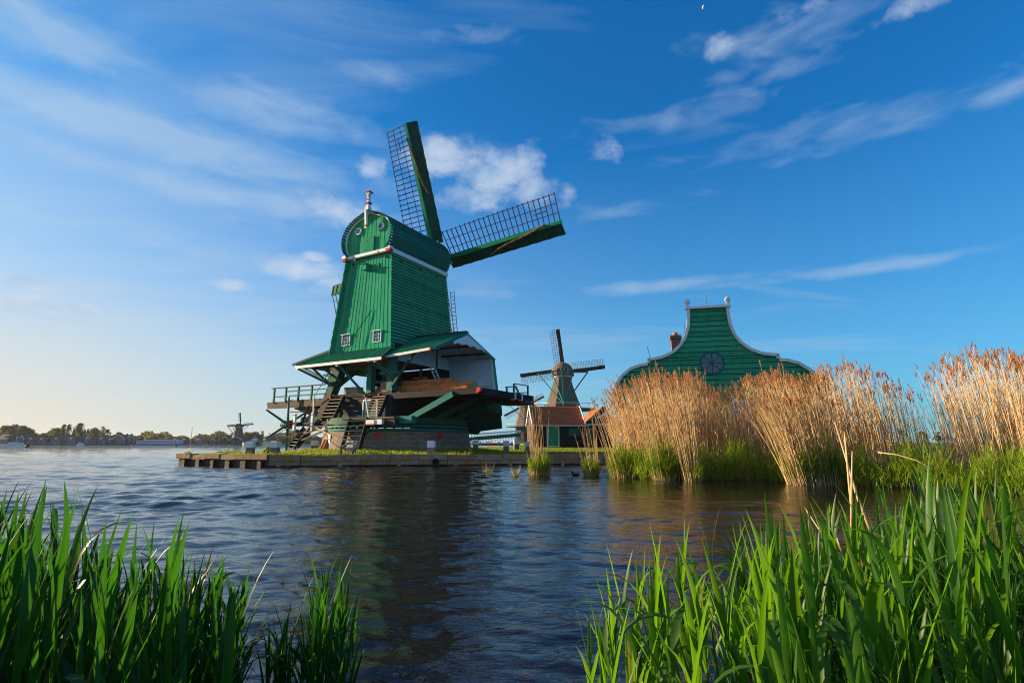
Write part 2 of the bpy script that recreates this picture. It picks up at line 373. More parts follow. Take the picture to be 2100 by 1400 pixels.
def arr_mesh(name, V, F, mats, mi=None, smooth=False):
    """mesh from numpy arrays: V (n,3), F (m,3 or 4)"""
    V = np.asarray(V, np.float32); F = np.asarray(F, np.int32); k = F.shape[1]
    me = bpy.data.meshes.new(name)
    me.vertices.add(len(V)); me.vertices.foreach_set('co', V.ravel())
    me.loops.add(F.size); me.loops.foreach_set('vertex_index', F.ravel())
    me.polygons.add(len(F)); me.polygons.foreach_set('loop_start', np.arange(0, F.size, k, dtype=np.int32))
    for m in mats: me.materials.append(m)
    if mi is not None: me.polygons.foreach_set('material_index', np.asarray(mi, np.int32))
    if smooth: me.polygons.foreach_set('use_smooth', np.ones(len(F), bool))
    me.update(calc_edges=True); me.validate()
    return me


def slope(py):                       # tangent of the elevation of a photo row at the picture's middle column
    v = (700 - py) / 1064; c, s = math.cos(PITCH), math.sin(PITCH)
    return (s + v * c) / (c - v * s)


def bx(px, Y): return (px - 1050) * Y / 1083.9       # world x of a compass bearing near the horizon at distance Y


# ---------------------------------------------------------------- ground and water
RING = ((-7.552 + .8687 * .5) * 1.12, (33.227 - .4955 * .5) * 1.12)


def ground_z(x, y):
    d = math.hypot(x - RING[0], y - RING[1])
    t = min(max((8.6 - d) / 3.4, 0), 1); t = t * t * (3 - 2 * t)
    t2 = min(max((y - 40) / 9, 0), 1)
    return 0.56 + max(0.26 * t, 0.24 * t2)


LAND = [(-19.0, 30.35), (-12.5, 27.45), (5.4, 30.95), (8.2, 31.2), (12, 29.5), (20, 27), (40, 24), (120, 10), (500, -60), (900, 300), (900, 900), (3, 900), (6, 300), (3.0, 120), (0.5, 60), (-2.6, 52), (-10, 45), (-20.0, 40.5)]


def inside(x, y, P):
    c = False; j = len(P) - 1
    for i in range(len(P)):
        if (P[i][1] > y) != (P[j][1] > y) and x < (P[j][0] - P[i][0]) * (y - P[i][1]) / (P[j][1] - P[i][1]) + P[i][0]: c = not c
        j = i
    return c


def build_land():
    # peninsula lawn: fine grid clipped by the outline, then the outline's skirt
    import bmesh
    bm = bmesh.new()
    vs_ = [bm.verts.new((x, y, 0)) for x, y in LAND]
    bm.faces.new(vs_)
    for ax, lo, hi, st in ((0, -20, 16, 0.9), (1, 27.5, 60, 0.9)):
        q = lo
        while q < hi:
            co = (q, 0, 0) if ax == 0 else (0, q, 0); no = (1, 0, 0) if ax == 0 else (0, 1, 0)
            bmesh.ops.bisect_plane(bm, geom=bm.verts[:] + bm.edges[:] + bm.faces[:], plane_co=co, plane_no=no); q += st
    for v in bm.verts:
        v.co.z = ground_z(v.co.x, v.co.y) + 0.02 * math.sin(v.co.x * 1.7) * math.sin(v.co.y * 2.1) - .02
    # skirt
    be = [e for e in bm.edges if e.is_boundary]
    ex = bmesh.ops.extrude_edge_only(bm, edges=be)
    for v in [g for g in ex['geom'] if isinstance(g, bmesh.types.BMVert)]: v.co.z = -0.8
    me = bpy.data.meshes.new('lawn'); bm.to_mesh(me); bm.free(); me.materials.append(M['lawn'])
    structure(link('lawn', me))


build_land()


def build_water():
    nA = 560; ang = np.linspace(R(-62), R(62), nA)
    ratio = 1.0064; rr = [1.4]
    while rr[-1] < 150: rr.append(rr[-1] * ratio)
    rr = np.array(rr); nR = len(rr)
    A, Q = np.meshgrid(ang, rr); X = np.sin(A) * Q; Y = np.cos(A) * Q
    Z = np.zeros_like(X)
    space = np.maximum(Q * (ang[1] - ang[0]), Q * (ratio - 1)) * 1.0
    # open water to the left is choppier; the corner by the quay and reeds is sheltered
    open_ = np.clip((-X + 2 + (Y - 8) * .25) / 14, 0, 1)
    shelter = 0.62 + 2.0 * open_ - 0.34 * np.clip((X - 2) / 5, 0, 1) * np.clip((Y - 8) / 5, 0, 1)
    g = np.random.default_rng(3)
    for k in range(84):
        lam = 0.13 * (2.4 / 0.13) ** (g.random() ** 1.45)
        th = R(78) + g.normal(0, 0.42)
        sl = 0.021 * (0.55 + 0.9 * g.random()) * (1.0 if lam < .7 else 0.5)
        w = np.clip((lam / (space * 3.2) - 0.6) / 0.8, 0, 1)
        ph = g.random() * 6.28
        # gentle wandering of the crests keeps the pattern from repeating
        wob = 0.6 * np.sin(X * (0.31 + .1 * g.random()) + Y * .17 + ph * 3) + 0.5 * np.sin(Y * (0.43 + .1 * g.random()) - X * .21 + ph)
        Z += w * shelter * sl * lam / 6.283 * np.sin((X * math.cos(th) + Y * math.sin(th)) * 6.283 / lam + ph + wob)
    gust = 0.72 + 0.5 * (0.5 + 0.5 * np.sin(X * .55 + 1.3 * np.sin(Y * .34))) * (0.5 + .5 * np.sin(Y * .75 + 1.1 * np.sin(X * .41 + 1)))
    Z *= gust
    idx = np.arange(nR * nA).reshape(nR, nA)
    F = np.stack([idx[:-1, :-1], idx[:-1, 1:], idx[1:, 1:], idx[1:, :-1]], -1).reshape(-1, 4)
    V = np.stack([X, Y, Z], -1).reshape(-1, 3)
    o = structure(link('water', arr_mesh('water', V, F, [M['water']], smooth=True)))
    mb = MB(); mb.quad((-2600, -300, -.07), (2600, -300, -.07), (2600, 2600, -.07), (-2600, 2600, -.07))
    structure(mb.build('lake_water', M['water_far']))


build_water()
mb = MB(); mb.quad((-2600, -300, -1.2), (2600, -300, -1.2), (2600, 2600, -1.2), (-2600, 2600, -1.2)); structure(mb.build('lake_bed', M['earth']))
# muddy bank under the near reeds, where the photographer stands
mb = MB()
pts = [(-6, -3), (6, -3), (5.2, 3.1), (3.0, 3.5), (1.6, 2.2), (0.5, 1.35), (-0.6, 1.4), (-1.5, 1.9), (-3.2, 2.6), (-6, 3)]
mb.hexa([(x, y, -.9) for x, y in pts], [(x * .97, y * .97, -.06 if y > 1 else .25) for x, y in pts]); structure(mb.build('near_bank', M['earth']))

# ---------------------------------------------------------------- the green sawmill
# its own frame: x along the saw floor (towards the log deck), y towards the sails, z up from the water
MK = 1.12                               # size of one unit of the mill's frame in metres
MILL = (-7.552 * MK, 33.227 * MK, 0.802); MROT = -math.atan2(.4955, .8687)
OFF = (0, 0, 0.85)
mill = thing('sawmill', 'big green wooden sawmill windmill with four lattice sails on a round brick base', 'windmill', MILL, MROT)
mill.scale = (MK, MK, MK)


def part(mb, name, mats, parent=mill, kind=None, smooth=False): return mb.build(name, mats, parent, OFF, smooth, kind)


def wa(z): return 1.80 + (12.62 - z) * 0.098      # half width of the tower at height z
def wb(z): return 2.70 + (12.62 - z) * 0.055      # half depth


def mill_base():
    cx, cy = 0.5, 0.0
    base = part(MB().lathe((cx, cy), [(4.62, .55), (4.50, 1.2), (4.40, 1.84), (4.1, 1.90)], 64), 'brick_base', M['brick'])
    for th, w, h, two in ((-62, .34, .32, 0), (-17, .30, .32, 0), (-106, .26, .62, 1)):
        a = R(th); c = Vector((cx + 4.47 * math.cos(a), cy + 4.47 * math.sin(a), 1.60 if not two else 1.42)); n = Vector((math.cos(a), math.sin(a), .12)); t = Vector((-math.sin(a), math.cos(a), 0)); u = Vector((0, 0, 1))
        q = MB()
        if two:
            for dz in (-.155, .155):
                p = c + u * dz; q.slab(p - t * w / 2 - u * .14, p + t * w / 2 - u * .14, p + t * w / 2 + u * .14, p - t * w / 2 + u * .14, n, .03, .03)
            part(q, 'marker_plate', M['white'], base)
        else:
            q.slab(c - t * w / 2 - u * h / 2, c + t * w / 2 - u * h / 2, c + t * w / 2 + u * h / 2, c - t * w / 2 + u * h / 2, n, .03, .03)
            part(q, 'marker_plate', M['red'], base)
    part(MB().lathe((cx, cy), [(4.2, 1.86), (4.40, 1.88), (4.40, 2.00), (4.2, 2.02)], 64, caps=False), 'sill_ring', M['teal'])
    part(MB().lathe((cx, cy), [(4.1, 2.08), (4.36, 2.09), (4.36, 2.20), (4.1, 2.22)], 64, caps=False), 'roller_ring', M['teal'])
    q = MB()
    for k in range(56):
        a = 2 * math.pi * k / 56; q.tube([(cx + 4.05 * math.cos(a), cy + 4.05 * math.sin(a), 2.05), (cx + 4.33 * math.cos(a), cy + 4.33 * math.sin(a), 2.05)], .055, 6)
    part(q, 'rollers', M['iron'], kind='stuff')
    part(MB().lathe((cx, cy), [(0.2, 2.24), (4.30, 2.26), (4.30, 2.62), (0.2, 2.64)], 64, caps=False), 'turntable', M['deep_green'])
    part(MB().box(2.6, 4.9, -3.95, -3.6, 2.25, 2.62), 'bolster', M['teal'])
    part(MB().beam((-4.7, -3.0, 2.58), (0.9, -3.0, 2.58), .4, .46), 'ring_beam', M['deep_green'])
    part(MB().box(0.2, 4.05, -4.35, -3.3, 2.50, 2.60), 'landing', M['brown'])
    part(MB().box(1.35, 4.08, -4.30, -4.0, 2.16, 2.49), 'landing_beam', M['black'])
    part(MB().box(2.25, 2.85, -4.55, -4.31, 2.22, 2.44).box(2.25, 2.85, -4.55, -4.31, 2.17, 2.21, 1), 'bracket', [M['white'], M['red']])
    part(MB().box(2.85, 3.35, -4.50, -4.31, 2.20, 2.46), 'bracket', M['white'])


def stair(name, x0, x1, top, bot, n, mat, tread, depth=.16):
    """two stringers and n treads, running down towards -y"""
    q = MB(); (yt, zt), (yb, zb) = top, bot
    for x in (x0, x1): q.beam((x, yt, zt), (x, yb, zb), .06, depth + .08)
    st = part(q, name, mat)
    for k in range(n):
        t = (k + .5) / n; y, z = yt + (yb - yt) * t, zt + (zb - zt) * t
        part(MB().box(x0 + .03, x1 - .03, y - depth / 2 - .05, y + depth / 2, z - .022, z + .022), 'tread', tread, st)
    return st


def mill_lower():
    # dark boarded room between turntable and saw floor
    x0, x1, y0, y1, z0, z1 = -2.55, 2.75, -3.2, 3.1, 2.62, 3.92
    w = part(MB().box(x0, x1, y0 + .06, y1, z0, z1), 'lower_wall', M['black'])
    for k in range(7):
        za, zb = z0 + (z1 - z0) * k / 7, z0 + (z1 - z0) * (k + 1) / 7
        part(MB().slab((x0, y0 + .05, za), (x1, y0 + .05, za), (x1, y0 + .05, zb), (x0, y0 + .05, zb), (0, -1, 0), .045, .015), 'plank', M['black'], w)
    d = part(MB().box(.70, 1.70, -3.235, -3.15, 2.62, 3.60), 'door', M['teal'])
    part(MB().box(.62, .70, -3.26, -3.12, 2.62, 3.68).box(1.70, 1.78, -3.26, -3.12, 2.62, 3.68).box(.70, 1.70, -3.26, -3.12, 3.60, 3.68), 'door_frame', M['white'], d)
    stair('stair', -1.84, -.82, (-3.35, 3.86), (-3.98, 2.62), 6, M['black'], M['tread'])
    stair('stair', 1.66, 2.63, (-3.35, 3.86), (-3.98, 2.62), 8, M['black'], M['tread'])
    g = stair('stair', .83, 2.16, (-4.32, 2.55), (-4.80, .92), 6, M['black'], M['black'])
    part(MB().beam((2.2, -4.3, 2.6), (2.05, -4.45, 3.65), .07, .07), 'handrail', M['white'], g)
    part(MB().beam((2.16, -4.62, 1.5), (3.0, -4.3, 2.35), .06, .06), 'strut', M['black'], g)
    part(MB().beam((.85, -4.62, 1.5), (1.7, -4.0, 2.35), .06, .06), 'strut', M['brown'], g)
    s3 = stair('stair', -4.45, -3.80, (-3.05, 2.14), (-4.02, 1.0), 6, M['black'], M['tread'], .22)
    part(MB().beam((-3.8, -3.55, 1.75), (-.6, -3.95, 2.5), .09, .09).beam((-3.8, -3.8, 1.35), (.5, -4.2, 2.45), .09, .09), 'brace_pole', M['brown'], s3)
    part(MB().box(-4.2, -4.05, -3.95, -3.85, .8, 1.02), 'stair_foot', M['black'], s3)


def mill_deck():
    fl = part(MB().box(-2.7, 2.8, -3.25, 3.2, 3.90, 4.0), 'saw_floor', M['brown'])
    for k in range(16):
        a = -2.7 + 5.5 * k / 16
        part(MB().box(a + .01, a + 5.5 / 16 - .01, -3.30, 3.2, 4.0, 4.035 + .012 * (k % 3)), 'plank', M['brown'], fl)
    for a in (-1.9, -.85, .9, 2.0):
        part(MB().box(a - .05, a + .05, -3.42, -3.2, 3.84, 3.94).box(a - .05, a + .05, -3.45, -3.42, 3.84, 3.94, 1), 'joist_end', [M['black'], M['red']], fl)
    # log deck on the right
    ld = part(MB().box(2.8, 8.75, -3.15, 2.2, 3.80, 3.92), 'log_deck', M['black'])
    part(MB().hexa([(2.95, -3.38, 3.62), (2.95, -3.16, 3.62), (2.95, -3.16, 3.95), (2.95, -3.38, 3.95)], [(8.55, -3.38, 3.66), (8.55, -3.16, 3.66), (8.55, -3.16, 3.97), (8.55, -3.38, 3.97)]), 'edge_beam', M['black'], ld)
    part(MB().hexa([(8.55, -3.38, 3.66), (8.55, -3.16, 3.66), (8.55, -3.16, 3.97), (8.55, -3.38, 3.97)], [(8.80, -3.38, 3.80), (8.80, -3.16, 3.80), (8.80, -3.16, 3.97), (8.80, -3.38, 3.97)]), 'beam_tip', M['red'], ld)
    part(MB().beam((8.72, -3.1, 3.80), (8.72, 2.2, 3.80), .22, .32), 'edge_beam', M['black'], ld)
    for b in (.05, .85): part(MB().box(8.60, 8.86, b, b + .14, 3.60, 3.985).box(8.62, 8.84, b, b + .14, 3.52, 3.599, 1), 'beam_band', [M['white'], M['red']], ld)
    part(MB().box(8.60, 8.84, 2.2, 2.34, 3.66, 3.96), 'beam_tip', M['red'], ld)
    for b in (-1.6, 0.2, 1.8): part(MB().beam((2.8, b, 3.68), (8.55, b, 3.70), .2, .22), 'joist', M['black'], ld)
    part(MB().beam((4.05, -3.42, 2.40), (7.15, -3.42, 3.70), .12, .30), 'deck_brace', M['teal'], ld)
    for b in (-1.2, .6): part(MB().beam((4.2, b, 2.5), (7.2, b, 3.66), .2, .26), 'deck_brace', M['deep_green'], ld)
    # boarded hull under the far side of the deck
    h = part(MB().hexa([(-1, 3.1, 1.95), (4.4, 3.1, 1.75), (4.55, 3.1, 1.95), (6.05, 3.3, 2.12), (6.0, 3.1, 3.79), (-1, 3.1, 3.79)], [(-1, 3.2, 1.95), (4.4, 3.2, 1.75), (4.55, 3.2, 1.95), (6.05, 3.4, 2.12), (6.0, 3.2, 3.79), (-1, 3.2, 3.79)]), 'boarded_hull', M['deep_green'])
    part(MB().beam((2.6, 2.98, 2.55), (5.9, 3.12, 2.62), .06, .05), 'batten', M['teal'], h)
    part(MB().hexa([(6.0, -.9, 3.58), (6.0, 3.2, 3.58), (6.02, 3.3, 2.9)], [(6.1, -.9, 3.58), (6.1, 3.2, 3.58), (6.12, 3.3, 2.9)]), 'end_board', M['deep_green'], h)
    # railing beyond the wing
    rr = MB()
    rr.beam((5.9, 4.0, 4.78), (6.55, 4.0, 4.80), .07, .06).beam((6.55, 4.0, 4.98), (7.3, 4.6, 4.86), .07, .06)
    for x, y, z in ((6.02, 4.0, 4.8), (6.55, 4.0, 5.0), (7.25, 4.6, 4.9)): rr.beam((x, y, 3.7), (x, y, z), .09, .09)
    rr.beam((6.1, 4.0, 4.4), (7.25, 4.6, 4.42), .06, .06)
    part(rr, 'far_railing', M['teal'], ld)
    part(MB().box(5.6, 7.6, 3.3, 4.8, 3.62, 3.74), 'far_platform', M['black'], ld)
    # left platform
    lp = part(MB().hexa([(-2.7, -3.3, 3.45), (-2.7, -3.1, 3.45), (-2.7, -3.1, 3.85), (-2.7, -3.3, 3.85)], [(-7.9, -3.3, 3.42), (-7.9, -3.1, 3.42), (-8.02, -3.1, 3.83), (-8.02, -3.3, 3.83)]), 'left_platform', M['brown'])
    for b in (-1.9, -.6, .9): part(MB().beam((-2.6, b, 3.60), (-6.9, b, 3.60), .24, .36), 'joist', M['brown'], lp)
    for k in range(12):
        a = -2.7 - k * .34
        part(MB().box(a - .325, a, -3.2 + .15 * (k % 3), 1.5, 3.86, 3.91 + .015 * (k % 2)), 'plank', M['brown'], lp)
    for a in (-7.3, -6.13, -4.92, -3.70):
        part(MB().box(a - .05, a + .05, -3.38, -3.28, 3.80, 4.74).beam((a, -3.38, 3.82), (a + .0, -2.4, 3.52), .08, .08), 'rail_post', M['teal'], lp)
    part(MB().box(-7.55, -2.5, -3.40, -3.27, 4.70, 4.755), 'handrail', M['brown'], lp)
    part(MB().box(-6.1, -2.5, -3.36, -3.30, 4.42, 4.50), 'mid_rail', M['teal'], lp)
    part(MB().box(-7.3, -2.5, -3.36, -3.30, 4.12, 4.20), 'mid_rail', M['teal'], lp)
    part(MB().beam((-5.9, -2.6, 3.55), (-3.6, -2.6, 2.85), .22, .34), 'platform_brace', M['teal'], lp)
    part(MB().beam((-2.7, -3.0, 4.0), (-4.3, -3.2, 2.5), .12, .14), 'platform_strut', M['black'], lp)
    # end screens of the turning gear (pale arched boards)
    for a, b in ((-4.75, -2.1), (-3.5, -1.4)):
        q = []
        for k in range(9):
            t = math.pi * k / 8; q.append((-.34 * math.cos(t) if 0 else .34 * math.cos(t), .34 * math.sin(t)))
        q = [(.62, -.75), (.62, -.15), (.36, 0.0)] + [(x, .25 + y) for x, y in q] + [(-.36, 0.0), (-.62, -.15), (-.62, -.75)]
        part(MB().hexa([(a + x, b, 2.72 + y) for x, y in q], [(a + x, b + .08, 2.72 + y) for x, y in q]), 'arched_board', M['crate_plain'], lp)


def mill_posts():
    def leg(name, top, bot, w0, w1, split, m0, m1):
        top, bot = Vector(top), Vector(bot); mid = bot.lerp(top, split); wm = w1 + (w0 - w1) * split
        p = part(MB().beam(mid, top, wm, wm, (0, 1, 0), w1=w0, h1=w0), name, m0)
        part(MB().beam(bot, mid, w1, w1, (0, 1, 0), w1=wm, h1=wm), 'post_foot', m1, p); return p
    leg('corner_post', (2.52, -3.0, 6.3), (2.84, -3.25, 2.6), .40, .46, .40, M['teal'], M['black'])
    leg('corner_post', (-1.62, -2.9, 6.0), (-2.75, -3.2, 2.6), .56, .50, .45, M['deep_green'], M['brown'])
    leg('corner_post', (-2.4, 2.9, 6.3), (-2.7, 3.1, 2.6), .40, .44, .40, M['deep_green'], M['black'])
    leg('corner_post', (2.4, 2.9, 6.3), (2.7, 3.1, 2.6), .40, .44, .40, M['deep_green'], M['black'])
    part(MB().box(.62, 1.0, -3.05, -2.7, 4.03, 6.2), 'middle_post', M['teal'])
    part(MB().box(2.0, 2.25, -2.6, -2.3, 4.03, 6.2), 'middle_post', M['deep_green'])
    part(MB().box(-2.6, 2.7, -3.0, -2.72, 5.55, 5.80), 'tie_beam', M['brown'])
    part(MB().box(-2.7, -.2, .2, .4, 5.1, 5.26), 'tie_beam', M['teal'])
    part(MB().box(1.9, 3.25, -3.35, -3.15, 5.04, 5.20), 'tie_beam', M['teal'])
    part(MB().beam((-2.2, -2.6, 4.7), (-.6, -2.6, 5.6), .2, .24), 'knee_brace', M['deep_green'])
    part(MB().beam((-1.0, 2.4, 4.4), (-2.2, 2.6, 5.5), .18, .2), 'knee_brace', M['deep_green'])
    # saw frame, crank board and windlass inside
    part(MB().box(1.02, 2.0, -2.2, -2.05, 4.75, 5.35), 'saw_frame', M['deep_green'])
    q = [(-.48, 0), (-.34, .02)] + [(-.26 * math.cos(math.pi * k / 6), .02 + .22 * math.sin(math.pi * k / 6)) for k in range(1, 6)] + [(.34, .02), (.48, 0), (.48, .62), (-.48, .62)]
    part(MB().hexa([(1.5 + x, -2.3, 5.45 + z) for x, z in q], [(1.5 + x, -2.2, 5.45 + z) for x, z in q]), 'crank_board', M['crate_plain'])
    part(MB().box(1.02, 1.9, -1.6, -1.4, 5.38, 5.5), 'cross_beam', M['brown'])
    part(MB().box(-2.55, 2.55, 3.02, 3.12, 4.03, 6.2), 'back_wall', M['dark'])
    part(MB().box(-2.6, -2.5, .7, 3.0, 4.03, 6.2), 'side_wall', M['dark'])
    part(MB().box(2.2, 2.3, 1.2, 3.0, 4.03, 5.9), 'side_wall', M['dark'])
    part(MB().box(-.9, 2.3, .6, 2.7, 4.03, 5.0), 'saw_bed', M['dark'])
    part(MB().box(1.2, 1.32, 1.0, 1.12, 4.9, 6.2).box(.7, 1.8, 1.0, 1.1, 5.3, 5.4), 'saw_guide', M['tread'])
    for x, y in ((1.9, -1.7), (2.05, 0.0), (2.0, 1.5)): part(MB().box(x, x + .12, y, y + .12, 4.03, 6.2), 'stanchion', M['deep_green'])
    for y, c in ((-1.95, 4.62), (-.4, 4.75), (.9, 4.78)): part(MB().box(2.6, 3.3, y, y + .06, c, c + .07).box(2.62, 2.68, y, y + .06, 4.0, c), 'bench', M['white'])
    # roof struts on the tail side
    for p0, p1 in (((-3.85, -4.2, 5.62), (-1.95, -3.3, 4.62)), ((-2.88, -4.15, 5.72), (-2.25, -3.3, 4.76)), ((-2.2, -4.15, 5.76), (-1.5, -3.1, 4.9)), ((-.5, -4.15, 5.62), (.88, -3.4, 4.0)), ((2.45, -4.15, 5.65), (2.9, -3.3, 4.62)), ((1.9, -4.1, 5.7), (2.5, -3.2, 5.1))):
        part(MB().beam(p0, p1, .10, .13).box(p0[0] - .05, p0[0] + .05, p0[1] - .22, p0[1] - .05, p0[2] - .06, p0[2] + .06, 1), 'roof_strut', [M['teal'], M['white']])
    part(MB().box(-3.2, -2.0, -3.0, -2.8, 5.3, 5.44).box(-2.75, -2.55, -3.0, -2.8, 4.95, 5.3).box(-3.0, -2.2, -3.1, -2.8, 4.86, 4.96), 'hoist_frame', M['teal'])
    for p0, p1 in (((2.95, -3.45, 4.30), (4.6, -3.5, 6.10)), ((5.25, -2.4, 5.35), (6.0, -3.4, 6.22))):
        part(MB().beam(p0, p1, .11, .14), 'wing_strut', M['deep_green'])


def ribbed(mb_list, a, b, c, d, n, nrib, name, mat, parent, proud=.03, th=.05):
    """sheeted roof slope a b (eave) c d (ridge): the sheet in strips with raised seams"""
    a, b, c, d, nn = map(Vector, (a, b, c, d, n))
    for k in range(nrib):
        t0, t1 = k / nrib, (k + 1) / nrib
        p = [a.lerp(b, t0), a.lerp(b, t1), d.lerp(c, t1), d.lerp(c, t0)]
        q = MB().slab(*p, nn, th, th)
        e = (p[1] - p[0]) * .22
        q.slab(p[0], p[0] + e, p[3] + (p[2] - p[3]) * .22, p[3], nn, th + proud, th + proud)
        part(q, name, mat, parent)


def mill_skirt():
    # lean-to roof in front of the tail face
    zt = 6.62; yb = -wb(zt)
    A, B, Cc, D = (-3.95, -4.32, 5.80), (2.95, -4.32, 5.82), (2.55, yb - .02, zt), (-2.62, yb - .02, zt)
    n = (Vector(B) - Vector(A)).cross(Vector(D) - Vector(A)).normalized()
    sk = part(MB().slab(A, B, Cc, D, n, .02, .02), 'skirt_roof', M['roof_green'])
    ribbed(None, A, B, Cc, D, n, 34, 'roof_sheet', M['roof_green'], sk)
    part(MB().beam((-4.0, -4.37, 5.74), (3.0, -4.37, 5.76), .10, .16).box(3.0, 3.05, -4.42, -4.32, 5.68, 5.84, 1), 'fascia', [M['white'], M['red']], sk)
    part(MB().beam((-4.0, -4.34, 5.86), (-2.6, yb, 6.72), .12, .22), 'verge_board', M['green'], sk)
    # sloping side roof on the left
    A, B, Cc, D = (-5.9, 3.1, 6.22), (-5.9, -3.12, 6.22), (-2.45, -3.12, 6.85), (-2.45, 3.1, 6.85)
    n = (Vector(B) - Vector(A)).cross(Vector(D) - Vector(A)).normalized()
    lo = part(MB().slab(A, B, Cc, D, n, .05, .05), 'side_roof', M['roof_green'])
    part(MB().beam((-5.95, -3.15, 6.20), (-2.45, -3.15, 6.84), .08, .14), 'verge_board', M['brown'], lo)
    part(MB().box(-5.4, -5.3, -3.3, 2.8, 6.02, 6.16), 'purlin', M['brown'], lo)
    part(MB().beam((-5.3, -3.0, 6.05), (-2.55, -3.0, 4.9), .12, .14), 'side_strut', M['teal'], lo)
    # ceiling under the tower
    part(MB().box(-2.55, 2.5, -3.0, 3.0, 6.25, 6.4), 'ceiling', M['brown'])
    part(MB().slab((-3.9, -4.25, 5.68), (2.9, -4.25, 5.68), (2.5, -3.0, 6.3), (-2.5, -3.0, 6.3), (0, -.4, .9), .01, .01), 'soffit', M['brown'], sk)
    # gabled wing over the log deck
    yr, ye, yf = -.72, -3.66, 2.42; x0, x1 = 2.35, 6.05
    za, zr = 7.58, 7.48
    A, B, Cc, D = (2.5, ye, 6.02), (x1, ye, 6.20), (x1, yr, zr), (x0, yr, za)
    n = (Vector(B) - Vector(A)).cross(Vector(D) - Vector(A)).normalized()
    wg = part(MB().slab(A, B, Cc, D, n, .02, .02), 'wing_roof', M['roof_green'])
    ribbed(None, A, B, Cc, D, n, 20, 'roof_sheet', M['roof_green'], wg)
    A2, B2, C2, D2 = (x1, yf, 6.40), (x0, yf, 6.50), (x0, yr, za), (x1, yr, zr)
    n2 = (Vector(B2) - Vector(A2)).cross(Vector(D2) - Vector(A2)).normalized()
    part(MB().slab(A2, B2, C2, D2, n2, .06, .06), 'far_slope', M['deep_green'], wg)
    part(MB().beam((x0, yr, za + .09), (x1 + .05, yr, zr + .09), .30, .10), 'ridge_cap', M['deep_green'], wg)
    # pale boarding under both slopes
    for k in range(10):
        t0, t1 = k / 10 + .004, (k + 1) / 10 - .004
        A2v, B2v, C2v, D2v = map(Vector, (A2, B2, C2, D2)); e = -n2 * .05
        part(MB().slab(A2v.lerp(B2v, t0) + e, A2v.lerp(B2v, t1) + e, D2v.lerp(C2v, t1) + e, D2v.lerp(C2v, t0) + e, -n2, .02, .02), 'lining_board', M['pale'], wg)
    Av, Bv, Cv, Dv = map(Vector, (A, B, Cc, D)); e = -n * .05
    part(MB().slab(Av + e, Bv + e, Cv + e, Dv + e, -n, .02, .02), 'near_lining', M['pale'], wg)
    for t in (.3, .62):
        part(MB().beam(B2v.lerp(C2v, t) - n2 * .14, A2v.lerp(D2v, t) - n2 * .14, .10, .12), 'purlin', M['brown'], wg)
    part(MB().beam((2.5, ye - .02, 5.96), (x1 - .3, ye - .02, 6.14), .08, .14).box(x1 - .3, x1 - .2, ye - .06, ye + .03, 6.07, 6.22, 1), 'fascia', [M['white'], M['red']], wg)
    part(MB().beam((x1 + .03, ye, 6.14), (x1 + .03, yr, zr - .03), .06, .2), 'barge_board', M['teal'], wg)
    part(MB().beam((x1 + .03, yf, 6.34), (x1 + .03, yr, zr - .03), .06, .16), 'barge_board', M['green'], wg)
    # scalloped white gable board
    s = (zr - 6.20) / (yr - ye); sf = (zr - 6.40) / (yf - yr)
    lower = []
    for k in range(25):
        t = k / 24; y = -2.05 + t * (1.15 + 2.05); base = 6.60 + .10 * math.sin(t * math.pi)
        lower.append((y, base + .10 * abs(math.sin(t * math.pi * 4))))
    upp = [(1.15, zr - sf * (1.15 - yr) - .10), (yr, zr - .10), (-2.05, zr - s * (yr + 2.05) - .10)]
    lower = [(y, min(z, (zr - s * (yr - y) if y < yr else zr - sf * (y - yr)) - .12)) for y, z in lower]
    q = MB(); lo2 = lower
    for (ya, zb), (yb2, zb2) in zip(lo2[:-1], lo2[1:]):
        tz = lambda y: (zr - s * (yr - y) if y < yr else zr - sf * (y - yr)) - .10
        q.hexa([(x1 + .05, ya, zb), (x1 + .05, yb2, zb2), (x1 + .05, yb2, tz(yb2)), (x1 + .05, ya, tz(ya))], [(x1 + .09, ya, zb), (x1 + .09, yb2, zb2), (x1 + .09, yb2, tz(yb2)), (x1 + .09, ya, tz(ya))])
    gb = part(q, 'gable_board', M['white'], wg)
    part(MB().tube([(x1 + .08, y, z) for y, z in lower], .022, 5), 'board_edge', M['red'], wg)
    # white boarding on the tower side under the wing
    q0 = -2.75; nb = 26
    for k in range(nb):
        ya, yb3 = q0 + k * (5.5 / nb), q0 + (k + 1) * (5.5 / nb) - .012
        tz = lambda y: (6.05 + (y - ye) * (za - 6.05) / (yr - ye) if y < yr else za - (y - yr) * (za - 6.5) / (yf - yr)) - .08
        if tz((ya + yb3) / 2) < 5.95: continue
        part(MB().hexa([(2.60, ya, 5.9), (2.60, yb3, 5.9), (2.60, yb3, max(tz(yb3), 5.95)), (2.60, ya, max(tz(ya), 5.95))], [(2.635, ya, 5.9), (2.635, yb3, 5.9), (2.635, yb3, max(tz(yb3), 5.95)), (2.635, ya, max(tz(ya), 5.95))]), 'white_board', M['pale'], wg)
    part(MB().box(2.5, 2.59, -2.8, 2.5, 5.86, 6.9), 'board_backing', M['dark'], wg)
    # far wall of the wing
    fw = part(MB().hexa([(2.65, 2.30, 4.0), (6.3, 2.30, 4.0), (5.95, 2.30, 6.45), (2.65, 2.30, 6.5)], [(2.65, 2.38, 4.0), (6.3, 2.38, 4.0), (5.95, 2.38, 6.45), (2.65, 2.38, 6.5)]), 'wing_wall', M['pale'])
    for k in range(9):
        xa, xb = 2.66 + k * .37, 2.66 + (k + 1) * .37 - .012
        part(MB().box(xa, xb, 2.262, 2.298, 4.0, 6.36), 'wall_board', M['pale'], fw)
